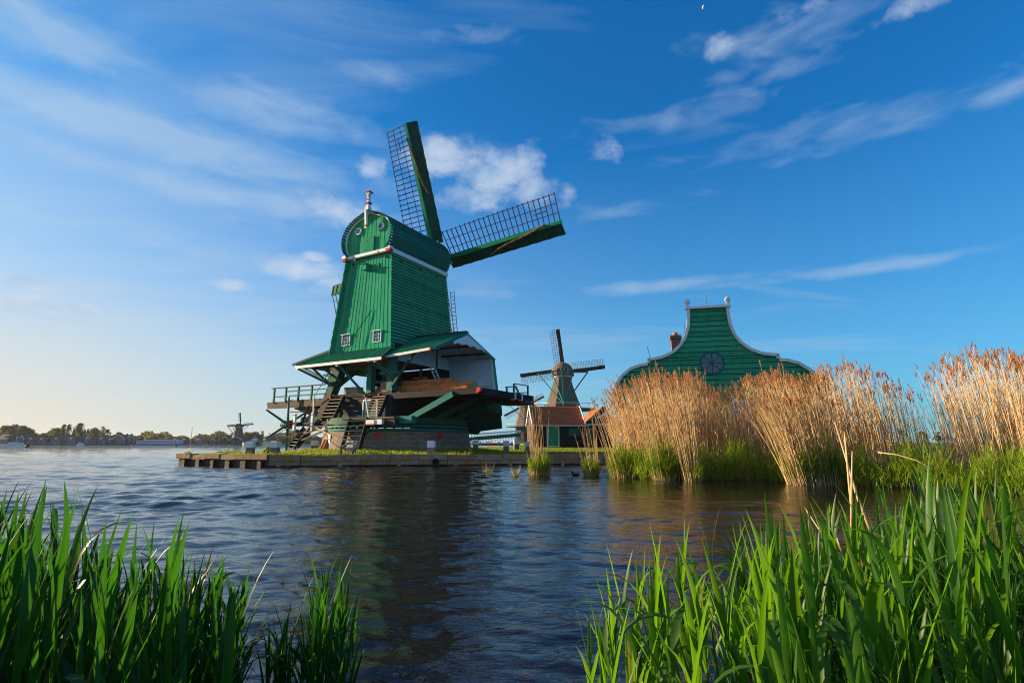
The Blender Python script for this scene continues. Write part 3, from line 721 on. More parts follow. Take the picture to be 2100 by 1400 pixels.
    part(MB().box(2.66, 5.95, 2.18, 2.26, 6.22, 6.36).beam((4.6, 2.22, 4.1), (5.5, 2.22, 6.2), .07, .09).box(2.66, 6.1, 2.18, 2.26, 4.72, 4.82), 'ledger', M['pale'], fw)
    part(MB().beam((6.28, 2.20, 4.0), (5.93, 2.20, 6.4), .12, .12), 'corner_board', M['white'], fw)
    part(MB().beam((6.38, 2.30, 4.0), (6.03, 2.30, 6.42), .10, .14), 'corner_strip', M['green'], fw)
    part(MB().tube([(3.75, 2.15, 5.05), (3.75, 2.25, 5.05)], .13, 14), 'life_ring', M['white'], fw)


def mill_tower():
    z0, z1 = 6.45, 12.62
    tw = part(MB().hexa([(-wa(z0), -wb(z0), z0), (wa(z0), -wb(z0), z0), (wa(z0), wb(z0), z0), (-wa(z0), wb(z0), z0)], [(-wa(z1), -wb(z1), z1), (wa(z1), -wb(z1), z1), (wa(z1), wb(z1), z1), (-wa(z1), wb(z1), z1)]), 'tower', M['dark'])
    nb = 30
    for k in range(nb):
        za, zb = z0 + .12 + (z1 - z0 - .12) * k / nb, z0 + .12 + (z1 - z0 - .12) * (k + 1) / nb - .052  # gap bares the near-black core, standing in for lap shadow
        e = .045 + .02 * ((k * 7) % 3) / 2; n = (.995, 0, .098)
        part(MB().slab((wa(za), -wb(za) - e, za), (wa(za), wb(za) + .08, za), (wa(zb), wb(zb) + .08, zb), (wa(zb), -wb(zb) - e, zb), n, .062, .02), 'plank', M['green'], tw)
    for k in range(nb):
        za, zb = z0 + (z1 - z0) * k / nb, z0 + (z1 - z0) * (k + 1) / nb
        e = .27 + .03 * ((k * 5) % 3) / 2; n = (-.995, 0, .098)
        part(MB().slab((-wa(za), wb(za) + .08, za), (-wa(za), -wb(za) - e, za), (-wa(zb), -wb(zb) - e, zb), (-wa(zb), wb(zb) + .08, zb), n, .052, .012), 'plank', M['green'], tw)
    n = (0, -.9985, .055); nv = 30
    for k in range(nv):
        t0, t1 = -1 + 2 * k / nv, -1 + 2 * (k + 1) / nv
        p = .014 + .013 * (k % 2) + .006 * rnd.random()
        q = MB().slab((t0 * wa(z0), -wb(z0), z0), (t1 * wa(z0), -wb(z0), z0), (t1 * wa(z1), -wb(z1), z1), (t0 * wa(z1), -wb(z1), z1), n, p, p)
        part(q, 'plank', M['green'], tw)
    # windows near the bottom of the tail face
    for x0, x1, za, zb in ((-1.62, -.92, 7.05, 7.76), (.98, 1.62, 7.03, 7.74)):
        y = -wb(7.4) - .05; w = .034
        f = part(MB().box(x0, x1, y - .05, y + .05, za, za + w).box(x0, x0 + w, y - .05, y + .05, za + w, zb - w).box(x1 - w, x1, y - .05, y + .05, za + w, zb - w).box(x0 - .05, x1 + .05, y - .13, y + .05, zb - w, zb), 'window', M['white'])
        part(MB().box(x0 + w, x1 - w, y + .0, y + .02, za + w, zb - w), 'pane', M['glass'], f)
        q = MB(); xc = (x1 - x0 - 2 * w)
        for t in (1 / 3, 2 / 3): q.box(x0 + w + xc * t - .005, x0 + w + xc * t + .005, y - .02, y - .002, za + w, zb - w)
        for t in (1 / 3, 2 / 3): q.box(x0 + w, x1 - w, y - .035, y - .021, za + w + (zb - za - 2 * w) * t - .005, za + w + (zb - za - 2 * w) * t + .005)
        part(q, 'glazing_bars', M['white'], f)
    y = -wb(11.9)
    part(MB().box(-.12, .18, y - .42, y, 11.72, 12.02).box(-.2, .26, y - .48, y, 12.02, 12.06).box(-.14, .2, y - .44, y, 11.68, 11.715), 'hoist_box', M['green'])
    part(MB().box(.38, .92, y - .07, y, 11.62, 11.98).box(.36, .94, y - .10, y, 12.0, 12.03), 'hatch', M['green'])
    for x in (-1.35, 1.45): part(MB().box(x - .05, x + .05, -wb(12.4) - .12, -wb(12.4), 12.30, 12.42), 'peg', M['dark'])
    for yy in (-1.9, -.1, 1.6): part(MB().box(wa(12.3), wa(12.3) + .09, yy - .05, yy + .05, 12.22, 12.34), 'peg', M['dark'])
    # beam frame under the cap
    part(MB().box(-1.75, 1.78, -3.0, -2.78, 12.66, 12.85), 'cap_beam', M['white'])
    part(MB().box(1.80, 1.98, -2.95, 2.78, 12.58, 12.84), 'cap_beam', M['white'])
    part(MB().box(-1.98, -1.80, -2.95, 2.78, 12.58, 12.84), 'cap_beam', M['white'])
    for x in (-1.86, 1.86):
        part(MB().box(x - .16, x + .16, -3.14, -2.82, 12.72, 12.89).hexa([(x - .14, -3.1, 12.56), (x + .14, -3.1, 12.56), (x + .14, -2.84, 12.56), (x - .14, -2.84, 12.56)], [(x - .18, -3.15, 12.717), (x + .18, -3.15, 12.717), (x + .18, -2.83, 12.717), (x - .18, -2.83, 12.717)], 1), 'corner_block', [M['white'], M['red']])
    for x in (-1.15, .95): part(MB().box(x - .035, x + .035, -3.02, -3.001, 12.68, 12.76), 'bolt_plate', M['red'])


CAP = [(1.62, 12.86), (1.90, 13.12), (2.03, 13.45), (2.08, 13.80), (2.04, 14.15), (1.92, 14.45), (1.72, 14.74), (1.44, 14.98), (1.10, 15.17), (.74, 15.31), (.40, 15.42), (.16, 15.54), (0.0, 15.66)]


def mill_cap():
    ya, yb = -2.86, 2.84
    full = [(x, z) for x, z in CAP] + [(-x, z) for x, z in reversed(CAP[:-1])]
    ins = [(x * .975, 12.86 + (z - 12.86) * .985) for x, z in full]
    cp = part(MB().hexa([(x, ya + .06, z) for x, z in ins], [(x, yb, z) for x, z in ins]), 'cap', M['dark'])
    # long boards round the cap, each a strip of the outline; dark gaps stand in for lap shadow
    def dense(P, n):
        L = [0.]
        for a, b in zip(P[:-1], P[1:]): L.append(L[-1] + math.dist(a, b))
        out = []
        for k in range(n + 1):
            s = L[-1] * k / n; i = max(j for j in range(len(L)) if L[j] <= s + 1e-9); i = min(i, len(P) - 2); t = (s - L[i]) / (L[i + 1] - L[i])
            out.append((P[i][0] + (P[i + 1][0] - P[i][0]) * t, P[i][1] + (P[i + 1][1] - P[i][1]) * t))
        return out
    for sgn in (1, -1):
        D = dense(CAP, 22)
        for k, (p, q) in enumerate(zip(D[:-1], D[1:])):
            nx, nz = (q[1] - p[1]), -(q[0] - p[0]); l = math.hypot(nx, nz); nx /= l; nz /= l
            lap = .055 if k > 3 else .035
            lo = [(sgn * p[0], p[1]), (sgn * (p[0] + nx * lap), p[1] + nz * lap), (sgn * (p[0] + (q[0] - p[0]) * .86 + nx * .016), p[1] + (q[1] - p[1]) * .86 + nz * .016), (sgn * (p[0] + (q[0] - p[0]) * .86), p[1] + (q[1] - p[1]) * .86)]
            y0, y1 = ya - .34 - .012 * (k % 2), yb + .04
            if sgn > 0: lo = lo[::-1]
            part(MB().hexa([(x, y0, z) for x, z in lo], [(x, y1, z) for x, z in lo]), 'plank', M['green_cap'], cp)
    # tail face: upright boards clipped by the outline
    def top(x):
        ax = abs(x)
        for (xa, za), (xb, zb) in zip(CAP[3:-1], CAP[4:]):
            if xb <= ax <= xa: return za + (zb - za) * (xa - ax) / (xa - xb)
        return 13.8
    def bot(x):
        ax = abs(x)
        if ax <= 1.62: return 12.86
        for (xa, za), (xb, zb) in zip(CAP[:3], CAP[1:4]):
            if xa <= ax <= xb: return za + (zb - za) * (ax - xa) / (xb - xa)
        return 13.5
    nf = 22; W = 1.98
    for k in range(nf):
        x0, x1 = -W + 2 * W * k / nf, -W + 2 * W * (k + 1) / nf; p = .012 + .012 * (k % 2)
        part(MB().hexa([(x0, ya + .06, bot(x0)), (x1, ya + .06, bot(x1)), (x1, ya + .06, top(x1) - .05), (x0, ya + .06, top(x0) - .05)], [(x0, ya + .03 - p, bot(x0)), (x1, ya + .03 - p, bot(x1)), (x1, ya + .03 - p, top(x1) - .05), (x0, ya + .03 - p, top(x0) - .05)]), 'face_board', M['green'], cp)
    # white moulding inside the rim
    q = MB(); inn = [(x * .93, 12.92 + (z - 12.92) * .955) for x, z in full]; out = [(x * .965, 12.90 + (z - 12.90) * .977) for x, z in full]
    for (a, b, c, d) in zip(inn[:-1], inn[1:], out[1:], out[:-1]):
        q.hexa([(a[0], ya - .005, a[1]), (b[0], ya - .005, b[1]), (c[0], ya - .005, c[1]), (d[0], ya - .005, d[1])], [(p[0], ya - .07, p[1]) for p in (a, b, c, d)])
    part(q, 'rim_moulding', M['white'], cp)
    for x, z in ((-.92, 14.44), (1.0, 14.42)):
        w = part(MB().tube([(x, ya + .02, z), (x, ya - .09, z)], .235, 24), 'round_window', M['white'])
        part(MB().tube([(x, ya - .085, z), (x, ya - .105, z)], .165, 24), 'pane', M['glass'], w)
    h = part(MB().box(-.42, .50, ya - .10, ya - .02, 12.90, 13.86), 'cap_hatch', M['green'])
    part(MB().box(-.40, -.05, ya - .12, ya - .101, 13.62, 13.66).box(-.40, -.05, ya - .12, ya - .101, 13.05, 13.09), 'hinge', M['iron'], h)
    s = part(MB().beam((0, ya - .40, 15.52), (0, ya - .30, 14.38), .15, .13), 'spar', M['white'])
    part(MB().box(-.085, .085, ya - .40, ya - .20, 14.50, 14.58), 'spar_band', M['red'], s)
    # painted finial post
    y = ya - .22
    f = part(MB().hexa([(-.17, y - .17, 15.6), (.17, y - .17, 15.6), (.17, y + .17, 15.6), (-.17, y + .17, 15.6)], [(-.085, y - .085, 16.02), (.085, y - .085, 16.02), (.085, y + .085, 16.02), (-.085, y + .085, 16.02)]).box(-.08, .08, y - .08, y + .08, 16.14, 16.62).hexa([(-.10, y - .10, 16.62), (.10, y - .10, 16.62), (.10, y + .10, 16.62), (-.10, y + .10, 16.62)], [(-.16, y - .16, 16.78), (.16, y - .16, 16.78), (.16, y + .16, 16.78), (-.16, y + .16, 16.78)]), 'finial_post', M['white'])
    part(MB().box(-.15, .15, y - .15, y + .15, 16.03, 16.13).box(-.19, .19, y - .19, y + .19, 16.785, 16.86), 'finial_band', M['red'], f)
    q = MB()
    for k in range(14):
        t0, t1 = 2 * math.pi * k / 14, 2 * math.pi * (k + 1) / 14; e = lambda r, t, d: (r * math.cos(t), y - d, 16.32 + r * math.sin(t))
        q.hexa([e(.03, t0, .102), e(.065, t0, .102), e(.065, t1, .102), e(.03, t1, .102)], [e(.03, t0, .112), e(.065, t0, .112), e(.065, t1, .112), e(.03, t1, .112)])
    for x in (-.075, .045): q.box(x, x + .035, y - .112, y - .102, 16.50, 16.60)
    part(q, 'painted_mark', M['iron'], f)


# sails: plane tilted back, hub at the far end of the cap
HUB = Vector((-.02, 3.75, 14.28)); TILT = R(16.5)
AX = Vector((0, math.cos(TILT), math.sin(TILT))); UP = Vector((0, -math.sin(TILT), math.cos(TILT))); RT = Vector((1, 0, 0))


def mill_sails():
    part(MB().tube([HUB - AX * 3.6, HUB + AX * .35], .32, 12), 'windshaft', M['deep_green'])
    part(MB().beam(HUB - AX * .35, HUB + AX * .4, .8, .8, UP), 'poll_end', M['red'])
    ang0 = R(4.6); Rs = 10.45
    for k in range(4):
        th = ang0 + k * math.pi / 2 - (R(4) if k == 3 else 0); lw_ = .45 if k == 3 else 1.0; Rs = 10.9 if k == 2 else 10.45
        d = RT * math.cos(th) + UP * math.sin(th); s = -RT * math.sin(th) + UP * math.cos(th)    # along the sail, towards the lattice side
        off = AX * (.16 if k % 2 else -.16); H0 = HUB + off
        st = part(MB().beam(H0 + d * .2, H0 + d * Rs, .30, .34, s, w1=.18, h1=.20), 'sail', M['roof_green'])
        tw = lambda r: R(20 - 18 * (r - 1.5) / (Rs - 1.5))
        P = lambda r, u: H0 + d * r + (s * math.cos(tw(r)) - AX * math.sin(tw(r)) * 1.0) * u
        q = MB(); r0, r1 = 1.75, Rs - .05; nb = 23
        for i in range(nb + 1):
            r = r0 + (r1 - r0) * i / nb; q.beam(P(r, -.1), P(r, 1.90 * lw_), .045, .055, d)
        for u in (.62 * lw_, 1.22 * lw_, 1.82 * lw_): q.tube([P(r0 + (r1 - r0) * i / 6, u) for i in range(7)], .026, 4)
        if k < 2:
            u = .93; q.tube([P(r0 + (r1 - r0) * .80, u), P(r0 + (r1 - r0) * .91, u)], .03, 4)
        part(q, 'lattice', M['bar'], st, kind='stuff')
        # wind boards on the leading side, one per bay
        Pb = lambda r, u: H0 + d * r - (s * math.cos(.5) - AX * math.sin(.5)) * u
        n = -(AX * math.cos(.5) + s * math.sin(.5)); ra, rb = 1.35, Rs; m = 20
        for i in range(m):
            a, b = ra + (rb - ra) * i / m, ra + (rb - ra) * (i + 1) / m
            wv = .86 + .02 * (i % 2)
            bd = MB().hexa([Pb(a, .10), Pb(b - .015, .10), Pb(b - .015, wv), Pb(a, wv)], [x + n * .03 for x in (Pb(a, .10), Pb(b - .015, .10), Pb(b - .015, wv), Pb(a, wv))])
            bd.beam(Pb(b - .03, .1) + n * .05, Pb(b - .03, .80) + n * .05, .05, .05, d)
            part(bd, 'wind_board', M['deep_green'], st)
        part(MB().tube([Pb(ra + .05, .5) + n * .05, Pb(ra + .05, .35) - n * .05], .16, 12), 'hub_disc', M['white'], st)
        # furled canvas twisted along the stock
        pts = []
        for i in range(25):
            t = i / 24; r = 5.0 + 4.3 * t; pts.append(P(r, .0) - AX * (.16 + .03 * math.sin(9 * t)) + s * (-.78 + .90 * t ** .8 + .06 * math.sin(6 * t)))
        part(MB().tube(pts, [.065 + .02 * math.sin(i * 1.9) for i in range(25)], 6), 'furled_canvas', M['cloth'], st)


def mill_capstan():
    y, z = -3.5, 2.36
    ax = part(MB().tube([(-5.6, y, z), (-4.6, y, z), (-1.5, y, z)], [.12, .14, .15], 10), 'capstan', M['black'])
    part(MB().tube([(-6.0, y, z), (-5.72, y, z)], [.20, .24], 6), 'axle_end', M['white'], ax)
    part(MB().tube([(-5.93, y, z), (-5.86, y, z)], .245, 6), 'axle_band', M['red'], ax)
    part(MB().tube([(-6.02, y, z), (-6.001, y, z)], .11, 4), 'axle_badge', M['blue'], ax)
    part(MB().tube([(-5.72, y, z), (-5.3, y, z)], .27, 8), 'hub', M['teal'], ax)
    part(MB().tube([(-5.28, y, z), (-5.12, y, z)], .17, 8), 'axle_band', M['red'], ax)
    for k in range(6):
        a = R(92 + 60 * k); e = (-5.5, y + 1.72 * math.cos(a), z + 1.72 * math.sin(a)); b = (-5.5, y + .18 * math.cos(a), z + .18 * math.sin(a))
        part(MB().tube([b, e], .085, 7, r1=.055), 'spoke', M['teal'], ax)
        part(MB().tube([e, (-5.5, y + 1.84 * math.cos(a), z + 1.84 * math.sin(a))], .06, 7), 'spoke_tip', M['white'], ax)
    for x in (-4.55, -2.95):
        part(MB().box(x - .08, x + .08, y - .30, y - .17, 1.95, 3.0).box(x - .085, x + .085, y - .31, y - .301, 2.86, 2.94, 1).box(x - .085, x + .085, y - .31, y - .301, 2.34, 2.42, 1), 'bearing_post', [M['white'], M['red']], ax)
    part(MB().beam((-2.95, y - .2, 3.0), (-3.05, y - .2, 4.05), .07, .07), 'guide_pole', M['white'], ax)
    part(MB().tube([(-5.5, y + .1, 3.15), (-2.9, -2.8, 3.1)], .03, 5), 'red_rod', M['red'], ax)
    # brake line from the tower face down to the platform
    part(MB().tube([(.67, -2.98, 9.07), (-2.0, -3.7, 5.2), (-3.6, -3.55, 3.45)], .022, 5), 'brake_line', M['iron'])
    part(MB().tube([(-3.6, -3.55, 3.45), (-4.2, -3.45, 2.5)], .07, 6), 'brake_weight', M['iron'])


M['crate_plain'] = surf('pale_olive_paint', (0.30, 0.30, 0.20), 0.7, 0.2, 3, 0.15)
mill_base(); mill_lower(); mill_deck(); mill_posts(); mill_skirt(); mill_tower(); mill_cap(); mill_sails(); mill_capstan()


def mp(a, b, z):                        # a point of the mill's frame in the world
    return Vector(MILL) + Vector((.8687 * a + .4955 * b, -.4955 * a + .8687 * b, z - .85)) * MK


# things standing on the saw floor and the log deck
def log(a0, a1, b, z, r, label):
    q = MB(); pts = []; n = 14
    rr_ = [MK * r * (1 + .05 * math.sin(i * 2.1 + a0) + .03 * rnd.random()) for i in range(13)]
    for i in range(13): pts.append(mp(a0 + (a1 - a0) * i / 12, b + .03 * math.sin(i), z + .02 * math.sin(i * 1.7)))
    o = pts[0].copy(); q.tube(pts, rr_, n)
    me = q.build('log', [M['log'], M['log_end']], None, o, smooth=False); me.location = o
    for p in me.data.polygons:
        if len(p.vertices) > 4: p.material_index = 1
        else: p.use_smooth = True
    return tag(me, label, 'log', 'logs on the log deck')


log(2.75, 8.0, -2.62, 4.18, .23, 'rough barked log nearest the edge of the log deck')
log(2.8, 7.3, -2.12, 4.17, .22, 'barked log lying behind the front log on the deck')
log(2.9, 6.6, -2.36, 4.52, .20, 'shorter log resting on top of the two logs below')


def ladder(name, label, p0, p1, w, n, mat, wdir):
    wdir = Vector(wdir).normalized(); o = Vector(p0); L = thing(name, label, 'ladder', o)
    p0, p1 = Vector(p0) - o, Vector(p1) - o
    for s in (-1, 1): MB().beam(p0 + wdir * s * w / 2, p1 + wdir * s * w / 2, .06, .09).build('rail', mat, L)
    for k in range(n):
        c = p0.lerp(p1, (k + .6) / n); MB().beam(c - wdir * (w / 2 - .03), c + wdir * (w / 2 - .03), .05, .04).build('rung', mat, L)
    return L


ladder('ladder', 'pale grey ladder leaning inside the open wing above the logs', mp(3.5, .75, 4.0), mp(2.85, .05, 6.1), .5, 9, M['pale'], (.4955, .8687, 0))
ladder('ladder', 'slim white ladder fixed up the far corner of the green tower', mp(2.6, 3.15, 7.4), mp(2.15, 3.05, 11.6), .36, 15, M['white'], (.8687, -.4955, 0))


def stack(a0, a1, b, z0, h, mat, label, d=.5):
    o = mp((a0 + a1) / 2, b, z0); w = (a1 - a0) / 2 * MK; h *= MK; d *= MK
    t = thing('timber_stack', label, 'timber stack', o, MROT, 'stacks on the saw floor')
    n = max(2, int(h / .11)); m = max(1, int(w * 2 / .28))
    for i in range(n):
        for j in range(m):
            x0 = -w + 2 * w * j / m
            MB().box(x0 + .006, x0 + 2 * w / m - .006, -d / 2 + .01 * ((i + j) % 3), d / 2, h * i / n, h * (i + 1) / n - .008).build('board', mat, t)
    return t


stack(-1.75, -.6, -2.3, 4.05, .52, M['crate'], 'speckled pale block of boards in front of the open sky side')
stack(-.05, .28, -1.6, 4.05, .55, M['crate'], 'narrow speckled board stack half behind the middle post')
stack(1.45, 1.75, -2.5, 4.05, .60, M['crate'], 'speckled board stack beside the pink stack under the saw frame')
stack(1.78, 2.08, -2.7, 4.05, .62, M['pinkcrate'], 'pink board stack by the right corner post')

# two clay pipes leaning on the brick base
for x, y, lab in ((-1.28, -4.30, 'left one of two orange clay pipes leaning on the brick base'), (-.98, -4.36, 'right one of two orange clay pipes leaning on the brick base')):
    p = mp(x, y - .12, .84); e = mp(x + .05, y + .12, 1.42)
    o = MB().tube([Vector((0, 0, 0)), e - p], .085, 10).build('clay_pipe', M['terracotta']); o.location = p; tag(o, lab, 'pipe', 'clay pipes by the base')
#PART3
# ---------------------------------------------------------------- quay wall
def build_quay():
    A, B, C0, L0 = Vector((-12.5, 27.42, 0)), Vector((5.4, 30.92, 0)), Vector((9.5, 31.0, 0)), Vector((-19.02, 30.33, 0))
    t = thing('quay_wall', 'long low quay wall of grey beams with orange lichen along the grass', 'quay wall', A)
    def run(p, q, n_seg, old):
        d = (q - p); Ld = d.length; d.normalize(); n = Vector((d.y, -d.x, 0))
        if n.y > 0: n = -n
        for k in range(n_seg):
            a = p + d * (Ld * k / n_seg + .012) - A; b = p + d * (Ld * (k + 1) / n_seg - .012) - A
            j = (rnd.random() - .5) * .07; up = Vector((0, 0, 1))
            def bar(z0, z1, o0, o1, name, mat):
                s = [a + n * o0, b + n * o0, b + n * o1, a + n * o1]
                if mat: MB().hexa([v + up * z0 for v in s], [v + up * z1 for v in s]).build(name, mat, t)
            if not old:
                bar(.315 + j * .3, .60 + j, -.30, .14 + j, 'coping_beam', M['quay'])
                bar(.085 + j * .3, .300 + j * .3, -.30, .085 + j, 'beam', M['quay'])
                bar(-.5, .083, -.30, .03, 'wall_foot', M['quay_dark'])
            else:
                bar(.36 + j, .60 + j * 1.5, -.35, .16 + j, 'coping_beam', M['quay'])
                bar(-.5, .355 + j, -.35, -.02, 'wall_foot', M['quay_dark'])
                c = a.lerp(b, .5); w = (b - a).length * (.09 + .09 * rnd.random())
                s = [c - d * w + n * -.3, c + d * w + n * -.3, c + d * w + n * .13, c - d * w + n * .13]
                MB().hexa([v - up * .5 for v in s], [v + up * .33 for v in s]).build('pier', M['quay_wet'], t)
            if not old and k % 2 == 0:
                c = a.lerp(b, .3); s = [c - d * .09 + n * .03, c + d * .09 + n * .03, c + d * .09 + n * .12, c - d * .09 + n * .12]
                MB().hexa([v - up * .3 for v in s], [v + up * .24 for v in s]).build('clamp', M['quay'], t)
    run(A, B, 12, False); run(B, C0, 2, False); run(L0, A, 6, True)
    run(Vector((-20.0, 40.4, 0)), L0, 4, True)
    # outfall pipe
    p = A.lerp(B, .465); d = (B - A).normalized(); n = Vector((d.y, -d.x, 0))
    o = p - A + n * .06 + Vector((0, 0, .22))
    q = MB(); q.lathe((0, 0), [(.20, 0), (.20, .22), (.155, .22), (.155, 0)], 20, caps=False)
    q.lathe((0, 0), [(.001, .16), (.156, .16)], 20, 1, caps=False)
    me = q.build('outfall_pipe', [M['iron'], M['dark']], t); me.location = o; me.rotation_euler = (math.pi / 2, 0, math.atan2(d.y, d.x))


build_quay()

# ---------------------------------------------------------------- mooring posts on the grass
def mooring_post(px, Y, label, w=.40, h=.72, dark=False, lean=0):
    x = bx(px, Y); z = ground_z(x, Y) + .02
    t = thing('mooring_post', label, 'post', (x, Y, z), rnd.uniform(-.35, .2), 'white topped mooring posts')
    t.rotation_euler[0] = lean
    s = w / 2; hs = h * .57
    MB().hexa([(-s, -s, -.1), (s, -s, -.1), (s, s, -.1), (-s, s, -.1)], [(-s * .94, -s * .94, hs), (s * .94, -s * .94, hs), (s * .94, s * .94, hs), (-s * .94, s * .94, hs)]).build('shaft', M['post'], t)
    s *= 1.04
    MB().hexa([(-s * .97, -s * .97, hs - .03), (s * .97, -s * .97, hs - .03), (s * .97, s * .97, hs - .03), (-s * .97, s * .97, hs - .03)], [(-s * 1.08, -s * 1.08, h - .04), (s * 1.08, -s * 1.08, h - .04), (s * 1.08, s * 1.08, h - .04), (-s * 1.08, s * 1.08, h - .04)]).hexa(
        [(-s * 1.08, -s * 1.08, h - .039), (s * 1.08, -s * 1.08, h - .039), (s * 1.08, s * 1.08, h - .039), (-s * 1.08, s * 1.08, h - .039)], [(-s * .9, -s * .9, h), (s * .9, -s * .9, h), (s * .9, s * .9, h), (-s * .9, s * .9, h)]).build('white_top', M['white'], t)
    return t


POSTS = [(515, 30.5, 'mooring post with the pulley rope tied round it, out at the left tip'), (551, 31.6, 'mooring post half behind another, left of the spoked wheel'), (566, 29.3, 'mooring post nearest the water, left of the spoked wheel'),
         (722, 29.0, 'mooring post with a coil of rope in front of the brick base'), (885, 29.4, 'lone mooring post in front of the brick base, below the log deck'), (975.5, 44, 'small sunlit mooring post right of the brick base'),
         (1038, 35.5, 'shaded mooring post under the green boom, right of the mill'), (1059, 44, 'small sunlit mooring post left of the dark shed'), (1081, 38, 'mooring post half hidden by reeds beside the dark shed'), (646, 41, 'mooring post behind the wooden stair left of the brick base')]
for px, Y, lab in POSTS: mooring_post(px, Y, lab, w=.37 if Y < 40 else .42, h=.74 if Y < 40 else .80)
for px, Y, lab in ((700, 28.3, 'thin grey stake standing at the grass edge left of the coiled rope post'), (964, 29.6, 'thin grey stake at the grass edge below the right end of the brick base')):
    x = bx(px, Y); o = MB().beam((0, 0, -.1), (.03, 0, .48), .09, .09).build('stake', M['post']); o.location = (x, Y, ground_z(x, Y)); tag(o, lab, 'stake')

# ropes from the capstan to the tip post, with its block
def rope(name, label, pts, r, n=6):
    o = Vector(pts[0]); q = MB().tube([Vector(p) - o for p in pts], r, n); me = q.build(name, M['rope'], smooth=True); me.location = o
    return tag(me, label, 'rope')


tp = Vector((bx(515, 30.5) + .22, 30.5, ground_z(bx(515, 30.5), 30.5) + .36)); bl = Vector((bx(531, 30.7), 30.7, 1.25 - .0035 * 30.7 + .05))
hubw = mp(-5.3, -3.5, 2.2)
rope('rope', 'short rope tying the pulley block to the left tip post', [tp, tp.lerp(bl, .5) - Vector((0, 0, .04)), bl], .025)
rope('rope', 'upper rope running from the pulley block up to the spoked wheel', [bl + Vector((.08, 0, .05)), bl.lerp(hubw, .5) - Vector((0, 0, .02)), hubw], .022)
rope('rope', 'lower rope running from the pulley block to the turntable', [bl + Vector((.08, 0, -.05)), bl.lerp(mp(-2.5, -3.6, 2.2), .5) - Vector((0, 0, .12)), mp(-2.5, -3.6, 2.2)], .022)
rope('rope', 'rope from the turntable down to the coiled rope post', [mp(-3.6, -3.4, 2.35), mp(-.6, -4.6, 1.75), Vector((bx(716, 28.8), 28.8, 1.34))], .025)
o = MB().tube([(0, -.09, 0), (0, .09, 0)], .17, 14).build('pulley_block', M['tread']); MB().tube([(0, -.11, 0), (0, .11, 0)], .06, 10).build('axle', M['iron'], o)
o.location = bl; tag(o, 'round wooden pulley block hanging between rope ends near the left tip', 'pulley')
# coil of rope on the fourth post
x, Y = bx(719, 28.7), 28.7; z = ground_z(x, Y); q = MB()
for k in range(5):
    c = (rnd.uniform(-.06, .06), -.02 * k, rnd.uniform(-.05, .05)); rx, rz2 = .30 + .05 * rnd.random(), .17 + .05 * rnd.random(); ph = rnd.random() * .8
    q.tube([(c[0] + rx * math.cos(2 * math.pi * i / 18 + .0), c[1] + .10 * math.sin(4 * math.pi * i / 18 + ph), c[2] + rz2 * math.sin(2 * math.pi * i / 18 + ph)) for i in range(19)], .026, 5)
o = q.build('rope_coil', M['rope'], smooth=True); o.location = (x, Y - .1, z + .48); tag(o, 'loose coil of pale rope slung over the post before the brick base', 'rope')

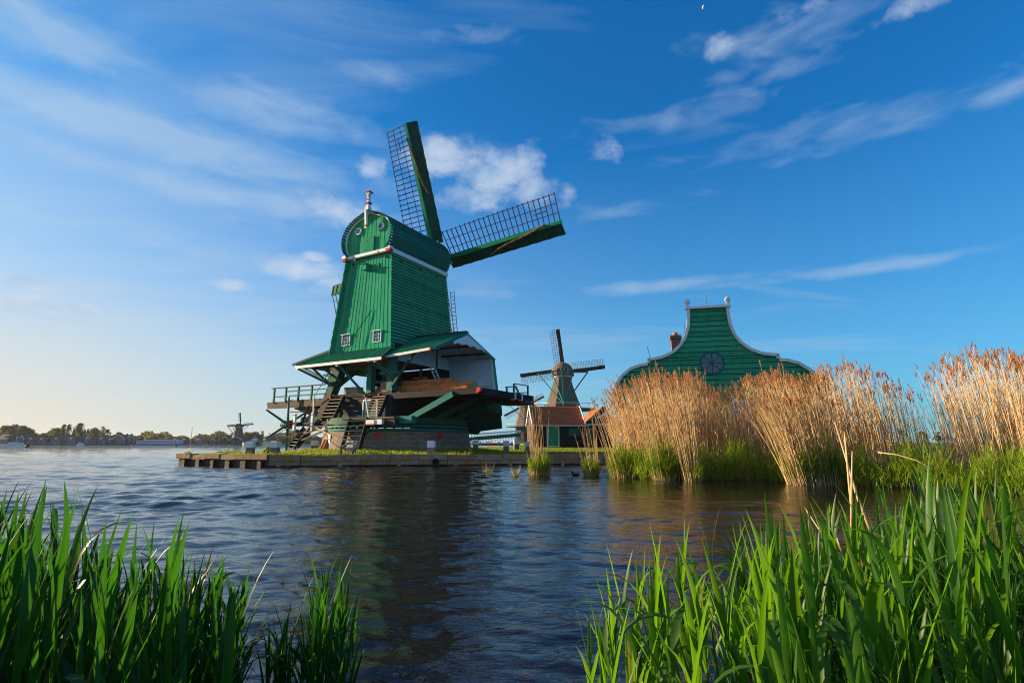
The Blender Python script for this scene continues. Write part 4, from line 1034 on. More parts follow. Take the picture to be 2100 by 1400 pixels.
# ---------------------------------------------------------------- thatched windmills
def small_mill(name, label, x, y, rz, z0, zb, zt, rb, rt, cap_h, hub_z, hub_back, Rs, ang, body, capm, sailm, tail=True, grp=None, gallery=True, latw=.16):
    """eight-sided tapering mill seen from its tail: sails on the far side"""
    t = thing(name, label, 'windmill', (x, y, z0), rz, grp); of = (0, 0, z0)
    prof = [(rb + (rt - rb) * (1 - (1 - k / 8) ** 1.25), zb + (zt - zb) * k / 8) for k in range(9)]
    MB().lathe((0, 0), prof, 8, a0=R(22.5), a1=R(382.5)).build('body', body, t, of)
    MB().lathe((0, 0), [(rb * .98, z0), (rb * .92, zb)], 8, a0=R(22.5), a1=R(382.5)).build('base', M['black'], t, of)
    if gallery:
        MB().lathe((0, 0), [(rb * .9, zb - .25), (rb * 1.75, zb - .2), (rb * 1.75, zb - .05), (rb * .9, zb - .05)], 16, caps=False).build('gallery', M['teal'], t, of)
        q = MB(); q.lathe((0, 0), [(rb * 1.7, zb + .9), (rb * 1.74, zb + .9), (rb * 1.74, zb + 1.0), (rb * 1.7, zb + 1.0)], 16, caps=False)
        for k in range(16):
            a = 2 * math.pi * k / 16; q.beam((rb * 1.72 * math.cos(a), rb * 1.72 * math.sin(a), zb - .05), (rb * 1.72 * math.cos(a), rb * 1.72 * math.sin(a), zb + .95), .1, .1)
        q.build('railing', M['white'], t, of)
    MB().lathe((0, 0), [(rt * .95, zt), (rt * 1.06, zt + .02), (rt * 1.06, zt + .35), (rt * .95, zt + .36)], 24, caps=False).build('curb', M['white'], t, of)
    # cap: boat shaped, long in y
    q = MB(); n = 16; rows = 7; base = len(q.v)
    for i in range(rows + 1):
        f = i / rows; w = rt * 1.32 * (1 - f ** 2.2) ** .5 if i < rows else .02; h = zt + .36 + cap_h * f
        for j in range(n):
            a = 2 * math.pi * j / n; q.v.append((w * math.cos(a), w * 1.15 * math.sin(a), h))
    for i in range(rows):
        for j in range(n): q.f.append((i * n + j, i * n + (j + 1) % n, (i + 1) * n + (j + 1) % n, (i + 1) * n + j)); q.m.append(0)
    q.f.append(tuple(reversed(range(n)))); q.m.append(0)
    cp = q.build('cap', capm, t, of, smooth=True)
    # opening in the tail of the cap
    MB().box(-rt * .62, rt * .62, -rt * 1.36, -rt * .9, zt + .45, zt + .36 + cap_h * .42).build('cap_opening', M['dark'], cp, of)
    for k in (-.62, -.2, .2, .62): MB().box(rt * k - .07, rt * k + .07, -rt * 1.40, -rt * 1.34, zt + .45, zt + .4 + cap_h * .42).build('baluster', M['white'], cp, of)
    H = Vector((0, hub_back, hub_z)); tl = R(10); ax = Vector((0, math.cos(tl), math.sin(tl))); up = Vector((0, -math.sin(tl), math.cos(tl)))
    MB().tube([H - ax * hub_back * 1.2, H + ax * .3], .4, 8).build('windshaft', M['black'], t, of)
    for k in range(4):
        th = ang + k * math.pi / 2; d = Vector((math.cos(th), 0, 0)) + up * math.sin(th); s = Vector((-math.sin(th), 0, 0)) + up * math.cos(th)
        st = MB().beam(H, H + d * Rs, .42, .36, s, w1=.2, h1=.2).hexa([H + d * 1.6 - s * .1, H + d * Rs - s * .1, H + d * Rs - s * (Rs * .075), H + d * 1.6 - s * (Rs * .075)], [v + ax * .06 for v in (H + d * 1.6 - s * .1, H + d * Rs - s * .1, H + d * Rs - s * (Rs * .075), H + d * 1.6 - s * (Rs * .075))]).build('sail', sailm, t, of)
        q = MB(); nb = 22
        for i in range(nb + 1):
            r = 1.8 + (Rs - 1.9) * i / nb; q.beam(H + d * r, H + d * r + s * Rs * latw, .05, .05)
        for u in (.33, .66, 1.0): q.beam(H + d * 1.8 + s * Rs * latw * u, H + d * (Rs - .1) + s * Rs * latw * u, .05, .05)
        q.build('lattice', M['bar'], st, of, kind='stuff')
        q = MB().tube([H + d * (2 + (Rs - 2.6) * i / 10) + s * (.15 - .5 * (1 - i / 10)) - ax * .2 for i in range(11)], .09, 5); q.build('furled_canvas', M['cloth'], st, of)
    if tail:
        zc = zt + .9; b = -rt * 1.5
        q = MB().beam((-rt * 2.9, b * .55, zc), (rt * 2.9, b * .55, zc + .1), .26, .26); q.build('cross_beam', M['teal'], t, of)
        MB().beam((-rt * 1.3, b * .9, zc + .2), (rt * 1.3, b * .9, zc + .25), .24, .24).build('cross_beam', M['teal'], t, of)
        foot = (0.25, -rb * 1.25, zb + .6)
        MB().beam((0, b * 1.0, zc + .3), foot, .42, .42).build('tail_pole', M['teal'], t, of)
        for xx, yy in ((-rt * 2.8, b * .55), (rt * 2.8, b * .55), (-rt * 1.2, b * .9), (rt * 1.2, b * .9)):
            MB().beam((xx, yy, zc), foot, .2, .2).build('tail_brace', M['teal'], t, of)
    return t


Y = 115
small_mill('tower_windmill', 'brown thatched windmill with green tail braces behind the dark shed', bx(1156, Y), Y, R(-5.5), 1.0, 8.4, 15.4, 4.4, 1.95, 3.2, 17.2, 2.7, 9.7, R(7), M['thatch'], M['thatch'], M['black'], grp='thatched windmills')
Y = 235
small_mill('tower_windmill', 'small distant thatched windmill half hidden by reeds at the dark shed', bx(1079, Y), Y, R(10), 1.0, 8.2, 17.0, 5.2, 3.0, 3.6, 17.6, 3.6, 10.2, R(28), M['thatch'], M['thatch'], M['black'], grp='thatched windmills')
Y = 300
fm = small_mill('tower_windmill', 'tiny dark windmill among sheds on the far left shore', bx(486.5, Y), Y, R(8), .6, 4.0, 9.6, 3.0, 2.0, 2.0, 11.2, 2.4, 7.0, R(5), M['tile_dark'], M['black'], M['black'], grp='thatched windmills', gallery=False, latw=.12)

# ---------------------------------------------------------------- dark shed with the red tiled roof
def tiled(name, a, b, c, d, n, nu, nv, mat, parent, kind='stuff'):
    """pantiles: overlapping wavy courses on the slope a b (eave) c d (ridge)"""
    a, b, c, d, n = map(Vector, (a, b, c, d, n)); q = MB()
    for i in range(nv):
        for j in range(nu):
            f = lambda u, v: (a.lerp(b, u)).lerp(d.lerp(c, u), v)
            u0, u1, um = j / nu, (j + 1) / nu, (j + .55) / nu; v0, v1 = i / nv, (i + 1) / nv; h = .045; w = rnd.uniform(-.012, .012)
            q.quad(f(u0, v0) + n * (.05 + w), f(um, v0) + n * (.05 + h + w), f(um, v1) + n * (.012 + h), f(u0, v1) + n * .01)
            q.quad(f(um, v0) + n * (.05 + h + w), f(u1, v0) + n * (.045 + w), f(u1, v1) + n * .008, f(um, v1) + n * (.012 + h))
            q.quad(f(u0, v0), f(u1, v0), f(u1, v0) + n * (.045 + w), f(um, v0) + n * (.05 + h + w), f(u0, v0) + n * (.05 + w))
    return q.build(name, mat, parent, kind=kind)


def small_house(name, label, loc, rz, w, d, hw, hr, door, window, brace=True, front_verge=False):
    """long side towards -y, ridge along x"""
    t = thing(name, label, 'shed', loc, rz, 'dark tarred sheds')
    x0, x1 = -w / 2, w / 2
    wl = MB().box(x0, x1, 0, d, -.3, hw).hexa([(x0 + .01, 0, hw), (x0 + .01, d, hw), (x0 + .01, d / 2, hw + hr)], [(x1 - .01, 0, hw), (x1 - .01, d, hw), (x1 - .01, d / 2, hw + hr)]).build('wall', M['black'], t)
    nb = 11
    for k in range(nb):
        za, zb = -.1 + (hw + .1) * k / nb, -.1 + (hw + .1) * (k + 1) / nb
        MB().slab((x0, 0, za), (x1, 0, za), (x1, 0, zb), (x0, 0, zb), (0, -1, 0), .055, .012).build('plank', M['black'], wl)
    for k in range(10):
        y0, y1 = d * k / 10, d * (k + 1) / 10; h = lambda y: hw + hr * (1 - abs(y - d / 2) / (d / 2)) - .03
        MB().hexa([(x0 - .03 - .012 * (k % 2), y0, -.2), (x0 - .03 - .012 * (k % 2), y1, -.2), (x0 - .03 - .012 * (k % 2), y1, h(y1)), (x0 - .03 - .012 * (k % 2), y0, h(y0))], [(x0, y0, -.2), (x0, y1, -.2), (x0, y1, h(y1)), (x0, y0, h(y0))]).build('gable_board', M['brown'], wl)
    ov = .22; sl = hr / (d / 2)
    A, B, C_, D = (x0 - .1, -ov, hw - ov * sl + .06), (x1 + .1, -ov, hw - ov * sl + .06), (x1 + .1, d / 2, hw + hr + .06), (x0 - .1, d / 2, hw + hr + .06)
    n = Vector((0, -sl, 1)).normalized()
    rf = MB().slab(A, B, C_, D, n, .02, .02).slab((x1 + .1, d + ov, hw - ov * sl + .06), (x0 - .1, d + ov, hw - ov * sl + .06), D, C_, (0, n.y * -1, n.z), .06, .06).build('roof', M['tile'], t)
    tiled('tiles', A, B, C_, D, n, int(w / .24), 12, M['tile'], rf)
    MB().tube([Vector(D) + n * .06, Vector(C_) + n * .06], .11, 8).build('ridge_tile', M['tile'], rf)
    for x in (x0 - .16, x1 + .10): MB().beam((x + .03, -ov - .05, hw - ov * sl + .12), (x + .03, d / 2 + .02, hw + hr + .22), .07, .30).beam((x + .03, d + ov, hw - ov * sl + .12), (x + .03, d / 2, hw + hr + .22), .07, .30).build('verge_board', M['white'], rf)
    MB().box(x0 - .1, x1 + .4, -ov - .12, -ov - .02, hw - ov * sl - .04, hw - ov * sl + .05).build('gutter', M['white'], rf)
    if brace:
        for x in (x0 + .8, x0 + 2.1, x1 - .5): MB().box(x - .035, x + .035, -ov, -.06, hw - .12, hw - .05).box(x - .035, x + .035, -.13, -.06, hw - .42, hw - .05).build('eave_bracket', M['white'], t)
    if door:
        a, b, h = door; dr = MB().box(a, b, -.085, .02, .15, h).build('door', M['green'], t)
        MB().box(a - .09, a, -.10, 0, .06, h + .09).box(b, b + .09, -.10, 0, .06, h + .09).box(a, b, -.10, 0, h, h + .09).box(a, b, -.10, 0, .06, .149).build('frame', M['white'], dr)
        MB().box(a - .02, a + .3, -.11, -.086, h * .55, h * .55 + .04).build('hinge', M['iron'], dr)
        MB().box(a - .1, b + .1, -.45, -.0, -.25, .03).build('doorstep', M['quay'], t)
    if window:
        a, b, za, zb = window; wn = MB().box(a, b, -.09, .01, za, za + .08).box(a, b, -.09, .01, zb - .08, zb).box(a, a + .08, -.09, .01, za + .08, zb - .08).box(b - .08, b, -.09, .01, za + .08, zb - .08).build('window', M['teal'], t)
        MB().box(a + .08, b - .08, -.045, .0, za + .08, zb - .08).build('pane', M['glass'], wn)
        q = MB()
        for k in (1, 2): xx = a + .08 + (b - a - .16) * k / 3; q.box(xx - .02, xx + .02, -.075, -.046, za + .08, zb - .08)
        zz_ = (za + zb) / 2; q.box(a + .08, b - .08, -.085, -.076, zz_ - .02, zz_ + .02); q.build('glazing_bars', M['teal'], wn)
    return t


SY = 49.0
small_house('tarred_shed', 'black boarded shed with red tiled roof, green door and small green window', (bx(1146, SY), SY, .82), R(5.5), 4.75, 4.2, 2.12, 1.55, (-1.95 + .9, -.30 + .45 - .2, 1.98), (.95, 1.95, 1.05, 1.75))


def gable_house():
    Y = 53.5; t = thing('gabled_shed', 'dark gabled shed with red tiles and green verge beside the big green barn', 'shed', (bx(1216, Y), Y, .85), R(4), 'dark tarred sheds')
    w, hw, hr, d = 3.3, 2.1, 1.75, 5.0; x0, x1 = -.95, w - .95; xm = 1.10
    wl = MB().box(x0, x1, 0, d, -.3, hw).hexa([(x0, 0, hw), (x1, 0, hw), (xm, 0, hw + hr)], [(x0, d, hw), (x1, d, hw), (xm, d, hw + hr)]).build('wall', M['black'], t)
    for k in range(10):
        za, zb = -.1 + (hw + .1) * k / 10, -.1 + (hw + .1) * (k + 1) / 10
        MB().slab((x0, 0, za), (x1, 0, za), (x1, 0, zb), (x0, 0, zb), (0, -1, 0), .05, .012).build('plank', M['black'], wl)
    for s, xe in ((-1, x0 - .25), (1, x1 + .25)):
        h0 = hw - .2; a, b, c, e = Vector((xe, -.35, h0)), Vector((xe, d + .2, h0)), Vector((xm, d + .2, hw + hr + .08)), Vector((xm, -.35, hw + hr + .08))
        n = Vector((-(c.z - b.z) * -s * -1, 0, abs(xm - xe))).normalized(); n = Vector((s * (hr + .28), 0, abs(xm - xe))).normalized()
        q = (a, b, c, e) if s > 0 else (b, a, e, c)
        rf = MB().slab(*q, n, .03, .03).build('roof', M['tile'], t)
        tiled('tiles', *q, n, 18, 10, M['tile'], rf)
        MB().beam((xe, -.42, h0 + .03), (xm, -.42, hw + hr + .1), .08, .22).build('verge_board', M['teal'], rf)
    MB().box(x0 - .05, x1 + .3, -.16, -.06, hw - .02, hw + .22).build('tie_board', M['white'], t)
    dr = MB().box(-.55, .10, -.085, .02, .1, 1.75).build('door', M['green'], t)
    MB().box(-.63, -.55, -.1, 0, .02, 1.83).box(.10, .18, -.1, 0, .02, 1.83).box(-.55, .10, -.1, 0, 1.75, 1.83).build('frame', M['white'], dr)
    MB().box(x0 - .03, x0 + .12, -.14, -.055, -.1, hw - .03).build('corner_board', M['white'], t)
    wn = MB().box(.95, 1.65, -.09, .01, .95, 1.55).build('window', M['teal'], t); MB().box(1.02, 1.58, -.1, -.091, 1.02, 1.48).build('pane', M['glass'], wn)


gable_house()

# ---------------------------------------------------------------- bell-gabled green barn behind the reeds
def barn():
    t = thing('bell_gable_barn', 'large green barn with bell shaped gable, white edging and round spoked window', 'barn', (13.675, 36.0, .8), -math.atan2(.236, .972)); of = (0, 0, .8)
    g0 = .30
    H = [(1.38, 10.66), (1.40, 10.1), (1.47, 9.4), (1.72, 8.6), (2.12, 8.05), (2.62, 7.62), (3.30, 7.31), (4.02, 7.18), (4.32, 7.16), (4.33, 6.83), (4.86, 6.78), (5.55, 6.55), (6.20, 6.05), (6.62, 5.45), (6.88, 4.75), (6.98, 4.08)]
    half = lambda z: np.interp(z, [p[1] for p in reversed(H)], [p[0] for p in reversed(H)])
    full = [(g0 + x, z) for x, z in H] ; L = [(g0 - x, z) for x, z in H]
    ring = full + [(g0 + 6.1, 3.85), (g0 + 6.1, .3), (g0 - 6.1, .3), (g0 - 6.1, 3.85)] + list(reversed(L))
    # body and its curved roof as one long solid; gable boards stand in front
    body = MB().hexa([(x, .12, z) for x, z in ring], [(x, .42, z) for x, z in ring]).build('body', M['dark'], t, of)
    low = [(x, min(z, 6.7)) for x, z in ring if z <= 6.7] 
    MB().hexa([(x, .43, z) for x, z in low], [(x, 17.0, z) for x, z in low]).build('roof', M['tile_dark'], t, of)
    z = .3; k = 0
    while z < 10.6:
        zb = min(z + .365, 10.62)
        f = lambda q: (6.1 if q < 4.08 else float(half(q)) - .04)
        if z < 4.08 < zb: zb = 4.08
        if z < 7.16 and zb > 7.16: zb = 7.16
        xa, xb = f(z + 1e-3), f(zb - 1e-3)
        zc = zb - .042  # gap bares the dark body, standing in for lap shadow
        MB().hexa([(g0 - xa, .115, z), (g0 + xa, .115, z), (g0 + xb, .115, zc), (g0 - xb, .115, zc)][::-1], [(g0 - xa, -.05, z), (g0 + xa, -.05, z), (g0 + xb, -.01, zc), (g0 - xb, -.01, zc)][::-1]).build('plank', M['green'], body, of)
        z = zb; k += 1
    # white edging along the outline, as a moulded strip each side
    for P in (full, L):
        q = MB()
        for (xa, za), (xb, zb) in zip(P[:-1], P[1:]):
            s = 1 if xa > g0 else -1
            def off(x, z, xo, zo):
                d = Vector((xo, zo)); return (x - s * abs(d.x), z - d.y)
            dx, dz = xb - xa, zb - za; l = math.hypot(dx, dz); nx, nz = -dz / l, dx / l
            if nx * s < 0 : nx, nz = -nx, -nz
            if abs(dz) < .04 * l and nz < 0: nx, nz = -nx, -nz
            w0, w1 = .03, -.17
            a, b = (xa + nx * w0, za + nz * w0), (xb + nx * w0, zb + nz * w0); c, e = (xb + nx * w1, zb + nz * w1), (xa + nx * w1, za + nz * w1)
            q.hexa([(x, -.02, z) for x, z in (a, b, c, e)], [(x, -.20, z) for x, z in (a, b, c, e)])
            if s: q.hexa([(x, -.201, z) for x, z in (a, b, c, e)], [(x, .3, z + .001) for x, z in (a, b, b, a)]) if 0 else None
        q.build('white_edging', M['white'], t, of)
    for s in (1, -1):   # curled gutter brackets under the eaves
        pts = [(g0 + s * (6.98 + .0), -.1, 4.06), (g0 + s * 6.75, -.1, 4.0), (g0 + s * 6.45, -.1, 3.8), (g0 + s * 6.25, -.1, 3.5)] if s > 0 else [(g0 - 6.98, -.1, 4.06), (g0 - 7.1, -.1, 3.75), (g0 - 7.35, -.1, 3.4), (g0 - 7.7, -.1, 3.1), (g0 - 8.05, -.1, 2.98)]
        MB().tube(pts, .09, 8).build('eave_scroll', M['white'], t, of)
    MB().box(g0 - 1.52, g0 + 1.52, -.26, .2, 10.62, 10.74).box(g0 - 1.46, g0 + 1.46, -.22, .2, 10.745, 10.80).build('top_cornice', M['white'], t, of)
    for x in (g0 - 1.36, g0 + 1.36):
        f = MB().lathe((x, -.05), [(.14, 10.80), (.14, 10.88), (.09, 10.92), (.10, 10.98), (.165, 11.04), (.20, 11.14), (.19, 11.25), (.13, 11.36), (.04, 11.41), (.0, 11.42)], 14).build('ball_finial', M['white'], t, of, smooth=True)
    # round window
    cx, cz, r = g0 + .02, 6.68, .70
    w = MB(); w.tube([(cx, .0, cz), (cx, -.10, cz)], r + .12, 32); rw = w.build('round_window', M['teal'], t, of)
    for k in range(8):
        a0, a1 = 2 * math.pi * k / 8 + .03, 2 * math.pi * (k + 1) / 8 - .03; n = 5
        pts = [(cx, -.105, cz)] + [(cx + r * math.cos(a0 + (a1 - a0) * j / n), -.105, cz + r * math.sin(a0 + (a1 - a0) * j / n)) for j in range(n + 1)]
        MB().hexa(pts, [(x, -.115, z) for x, y, z in pts]).build('pane', M['glass'], rw, of)
    q = MB()
    for k in range(4):
        a = math.pi * k / 4; q.beam((cx - r * math.cos(a), -.13, cz - r * math.sin(a)), (cx + r * math.cos(a), -.13, cz + r * math.sin(a)), .035, .045, (0, 1, 0))
    q.build('spokes', M['deep_green'], rw, of)
    for a, b in ((-3.0, -1.28), (1.45, 3.12)):
        wd = MB().box(a, b, -.12, .0, 3.95, 4.07).box(a, a + .1, -.12, 0, 1.6, 3.95).box(b - .1, b, -.12, 0, 1.6, 3.95).box(a, b, -.12, 0, 1.5, 1.6).build('window', M['white'], t, of)
        MB().box(a + .1, b - .1, -.075, -.06, 1.6, 3.95).build('pane', M['glass'], wd, of)
        q = MB(); m = (a + b) / 2; q.box(m - .04, m + .04, -.11, -.076, 1.6, 3.95)
        for zz_ in (2.2, 2.8, 3.4): q.box(a + .1, b - .1, -.10, -.077, zz_ - .025, zz_ + .025)
        q.build('glazing_bars', M['white'], wd, of)
    c = MB().box(-2.05, -1.35, 4.0, 4.75, 6.5, 9.3).box(-2.15, -1.25, 3.9, 4.85, 9.301, 9.45).box(-2.1, -1.3, 3.95, 4.8, 9.451, 9.6).build('chimney', M['brick_red'], t, of)
    MB().lathe((-1.7, 4.38), [(.2, 9.6), (.19, 9.85)], 12).build('chimney_pot', M['terracotta'], c, of)
    for x, y, za, zb, lean in ((-1.05, 3.5, 9.0, 10.4, 0), (-3.75, .5, 7.0, 8.2, -.25), (g0 + .1, 1.0, 10.6, 12.0, 0)): MB().tube([(x, y, za), (x + lean, y, zb)], .018, 5).build('lightning_rod', M['iron'], t, of)


barn()
#PART4
# ---------------------------------------------------------------- far shore
SH = [(-900, 235), (-330, 262), (-200, 285), (-90, 300), (-20, 322), (30, 400), (60, 900), (-2500, 2500), (-2500, 235)]
mb = MB(); mb.hexa([(x, y, -1) for x, y in SH], [(x, y, .45) for x, y in SH]); structure(mb.build('far_shore', M['far_land']))
mb = MB(); mb.quad((-2550, 905, .5), (2550, 905, .5), (2550, 2550, .5), (-2550, 2550, .5)); structure(mb.build('far_plain', M['far_land']))


def ridge_house(px, py_top, pw, label, Y=None, rz=0, gable=False, wall='house_brown', roof='house_roof', white=True):
    Y = Y or (262 + (px / 540.0) * 40); k = Y / 1083.9; x = bx(px, Y); w = pw * k; h = (914 - py_top) * k
    t = thing('house', label, 'house', (x, Y, .45), rz, 'houses on the far shore')
    hw, d = h * .52, w * .7 if not gable else w * 1.3
    if gable:
        MB().hexa([(-w / 2, 0, 0), (w / 2, 0, 0), (w / 2, 0, hw), (0, 0, h), (-w / 2, 0, hw)], [(-w / 2, d, 0), (w / 2, d, 0), (w / 2, d, hw), (0, d, h), (-w / 2, d, hw)]).build('wall', M[wall], t)
        for s in (-1, 1): MB().slab(*((( s * (w / 2 + .25), -.4, hw - .25), (s * (w / 2 + .25), d, hw - .25), (0, d, h + .05), (0, -.4, h + .05)) if s > 0 else ((-(w / 2 + .25), d, hw - .25), (-(w / 2 + .25), -.4, hw - .25), (0, -.4, h + .05), (0, d, h + .05))), Vector((s * (h - hw), 0, w / 2)).normalized(), .12, .12).build('roof', M[roof], t)
        if white:
            for s in (-1, 1): MB().beam((s * (w / 2 + .25), -.45, hw - .2), (0, -.45, h + .1), .1, .28).build('verge_board', M['white'], t)
        for s in (-.5, .5): MB().box(s * w * .4 - w * .09, s * w * .4 + w * .09, -.06, .02, hw * .35, hw * .8).build('window', M['glass'], t)
    else:
        MB().box(-w / 2, w / 2, 0, d, 0, hw).build('wall', M['house_white' if white else wall], t)
        MB().hexa([(-w / 2 - .2, -.3, hw - .1), (-w / 2 - .2, d + .3, hw - .1), (-w / 2 - .2, d / 2, h)], [(w / 2 + .2, -.3, hw - .1), (w / 2 + .2, d + .3, hw - .1), (w / 2 + .2, d / 2, h)]).build('roof', M[roof], t)
        n = max(2, int(w / 1.6))
        for i in range(n): c = -w / 2 + w * (i + .5) / n; MB().box(c - w / n * .28, c + w / n * .28, -.06, .02, hw * .3, hw * .78).build('window', M['glass'], t)
        MB().box(-w * .1, w * .1, d * .1, d * .3, h * .62, h * .86).box(-w * .1 - .1, w * .1 + .1, d * .08, d * .3, h * .86, h * .90).build('dormer', M['white'], t)
    MB().box(w * .2, w * .2 + .5, d * .45, d * .45 + .5, h * .8, h + .7).build('chimney', M['house_brown'], t)
    return t


HS = [(4, 894, 26, 'red brown house at the far left edge under the big tree', 0, 0, 'house_brown', 'house_roof', 0), (18, 896, 12, 'narrow steep gabled house beside the far left house', 0, 1, 'house_brown', 'house_roof', 0),
      (31, 898, 18, 'low brown roofed house with white front behind the moored sailing boat', 0, 0, 'house_brown', 'house_grey', 1), (44, 897, 10, 'sharp gabled house with white verge boards right of the sailing boat mast', 0, 1, 'house_brown', 'house_grey', 1),
      (60, 899, 20, 'red roofed house with its slanted white verge, under the spreading tree', 0, 0, 'house_brown', 'house_roof', 0), (82, 900, 22, 'long red roofed house left of the yellow green bush', 0, 0, 'house_brown', 'house_roof', 1),
      (112, 899, 18, 'grey roofed white terrace house below the broad tree', 0, 0, 'house_white', 'house_grey', 1), (127, 900, 13, 'brown gabled house left of the first poplars', 0, 1, 'house_brown', 'house_grey', 0),
      (143, 899, 18, 'white fronted house under the first pair of poplars', 0, 0, 'house_white', 'house_grey', 1), (160, 898, 14, 'brown gabled house under the tallest poplar', 0, 1, 'house_brown', 'house_grey', 0),
      (174, 899, 18, 'white fronted house right of the tallest poplar', 0, 0, 'house_white', 'house_grey', 1), (190, 900, 13, 'brown gabled house under the round trees', 0, 1, 'house_brown', 'house_grey', 0),
      (205, 899, 18, 'white fronted house at the right end of the terrace', 0, 0, 'house_white', 'house_grey', 1), (222, 902, 14, 'low grey shed between terrace and big grey roof', 0, 0, 'house_brown', 'house_grey', 0),
      (243, 895, 24, 'large pale house with long sloping grey roof', 0, 1, 'house_white', 'house_grey', 1), (262, 895, 10, 'dark block with pale balconies left of the long white hall', 0, 0, 'house_brown', 'house_grey', 0),
      (376, 902, 12, 'small brown house right of the long white hall', 0, 0, 'house_brown', 'house_roof', 0), (405, 902, 14, 'grey roofed house between two pointed trees', 0, 0, 'house_white', 'house_grey', 1),
      (437, 902, 10, 'small gabled house with white verge left of the distant mill', 0, 1, 'house_brown', 'house_roof', 1), (447, 903, 8, 'little brick house beside the small gabled house', 0, 0, 'house_brown', 'house_roof', 0)]
for px, top, pw, lab, rz, gb, wl, rfm, wh in HS: ridge_house(px, top, pw, lab, rz=R(rnd.uniform(-14, 14)), gable=bool(gb), wall=wl, roof=rfm, white=bool(wh))
ridge_house(461, 899, 14, 'dark gabled shed at the foot of the distant mill', Y=298, gable=True, wall='black', roof='tile_dark')
ridge_house(484, 899, 26, 'wide dark barn with white verge in front of the distant mill', Y=295, gable=True, wall='black', roof='house_roof')

# long white hall
Y = 284; k = Y / 1083.9; t = thing('white_hall', 'long low white flat roofed hall by the far water', 'hall', (bx(323, Y), Y, .45), R(4))
MB().box(-42 * k, 42 * k, 0, 8, 0, 7.6 * k).build('wall', M['steel'], t); MB().box(-24 * k, 42 * k, -.2, 8, 7.6 * k + .004, 9.2 * k).build('roof', M['steel'], t)
for i in range(14): MB().box((-38 + 5.4 * i) * k, (-38 + 5.4 * i + 3.4) * k, -.06, .02, 3.2 * k, 5.4 * k).build('window', M['glass'], t)
o = MB().tube([(0, 0, 0), (0, 0, 34 * .27)], .16, 6).build('radio_mast', M['steel']); o.location = (bx(391, 300), 300, .45); tag(o, 'thin pale mast rising over the low trees of the far shore', 'mast')
# works and tower blocks far behind the capstan
for px, w, top, lab, wm in ((590, 7, 868, 'tall pale tower block seen beside the capstan spoke', 'steel'), (603, 11, 883, 'wide pale block right of the tower block behind the spokes', 'steel'), (575, 10, 888, 'grey flats left of the tower block behind the capstan', 'house_grey'), (618, 14, 889, 'grey works building seen past the wooden stair', 'house_grey'), (545, 14, 897, 'white gabled boathouse behind the pulley block', 'house_white')):
    Y = 380; k = Y / 1083.9; t = thing('block', lab, 'building', (bx(px, Y), Y, .4), 0, 'far blocks behind the capstan'); h = (910 - top) * k
    MB().box(-w * k / 2, w * k / 2, 0, w * k * .7, 0, h).build('wall', M[wm], t)
    for i in range(max(2, int(h / 2.4))):
        z = h * (i + .35) / max(2, int(h / 2.4)); MB().box(-w * k * .42, w * k * .42, -.08, .02, z, z + .9).build('window', M['glass'], t)


def scatter_quads(C, size, g, flat=.3):
    """random leaf clumps as small quads round the points C"""
    n = len(C); a = g.normal(size=(n, 3)); a /= np.linalg.norm(a, axis=1, keepdims=True); b = g.normal(size=(n, 3)); b -= a * (a * b).sum(1, keepdims=True); b /= np.linalg.norm(b, axis=1, keepdims=True)
    s = size * (0.6 + .8 * g.random((n, 1)))
    V = np.stack([C - a * s - b * s * .6, C + a * s - b * s * .6, C + a * s * .8 + b * s * .7, C - a * s * .7 + b * s * .7], 1).reshape(-1, 3)
    return V, np.arange(n * 4).reshape(n, 4)


def tree(name, label, x, Y, z0, h, w, kind, mat, grp, n=900):
    g = np.random.default_rng(int(abs(x * 13 + h * 7 + Y)) + 5)
    t = thing(name, label, 'tree', (x, Y, z0), 0, grp)
    q = MB().tube([(0, 0, 0), (w * .02, 0, h * .3), (-w * .02, 0, h * .62)], [h * .03, h * .022, h * .008], 6)
    for i in range(6):
        a = i * 1.05 + g.random(); zz_ = h * (.28 + .07 * i); q.tube([(0, 0, zz_), (w * .2 * math.cos(a), w * .2 * math.sin(a), zz_ + h * .12), (w * .34 * math.cos(a), w * .34 * math.sin(a), zz_ + h * .2)], h * .010, 4, r1=h * .003)
    q.build('trunk', M['bark'], t)
    m = 34 if kind == 'round' else 30; cl = []
    for i in range(m):
        if kind == 'poplar':
            f = g.random(); z = h * (.14 + .84 * f); rr_ = w * .5 * (math.sin(math.pi * min(1, .18 + .82 * f ** .8)) ** .6) * g.random() ** .5; s = w * .17
        elif kind == 'cone':
            f = g.random(); z = h * (.1 + .88 * f); rr_ = w * .5 * (1 - f) * g.random() ** .5; s = w * .12
        elif kind == 'bush':
            f = g.random(); z = h * (.1 + .75 * f); rr_ = w * .5 * math.sqrt(max(0, 1 - f ** 2)) * g.random() ** .5; s = w * .13
        else:
            f = g.random(); z = h * (.30 + .62 * f); rr_ = w * .5 * math.sqrt(max(0.05, 1 - (2 * f - .75) ** 2)) * g.random() ** .45; s = w * .125
        a = g.random() * 6.28; cl.append((rr_ * math.cos(a), rr_ * math.sin(a), z, s * (0.7 + .6 * g.random())))
    per = n // m; cl += [(.6 * a_, .6 * b_, c_, d_ * 1.2) for a_, b_, c_, d_ in cl[::3]]; C = np.concatenate([np.array(c[:3]) + g.normal(size=(per, 3)) * c[3] * .55 * np.array([1, 1, .8 if kind != 'poplar' else 1.5]) for c in cl])
    C = C[C[:, 2] < h]; C[:, 2] = np.maximum(C[:, 2], .1)
    V, F = scatter_quads(C, max(w, h * .4) * .040, g)
    link('crown', arr_mesh('crown', V, F, [mat]), t)
    return t


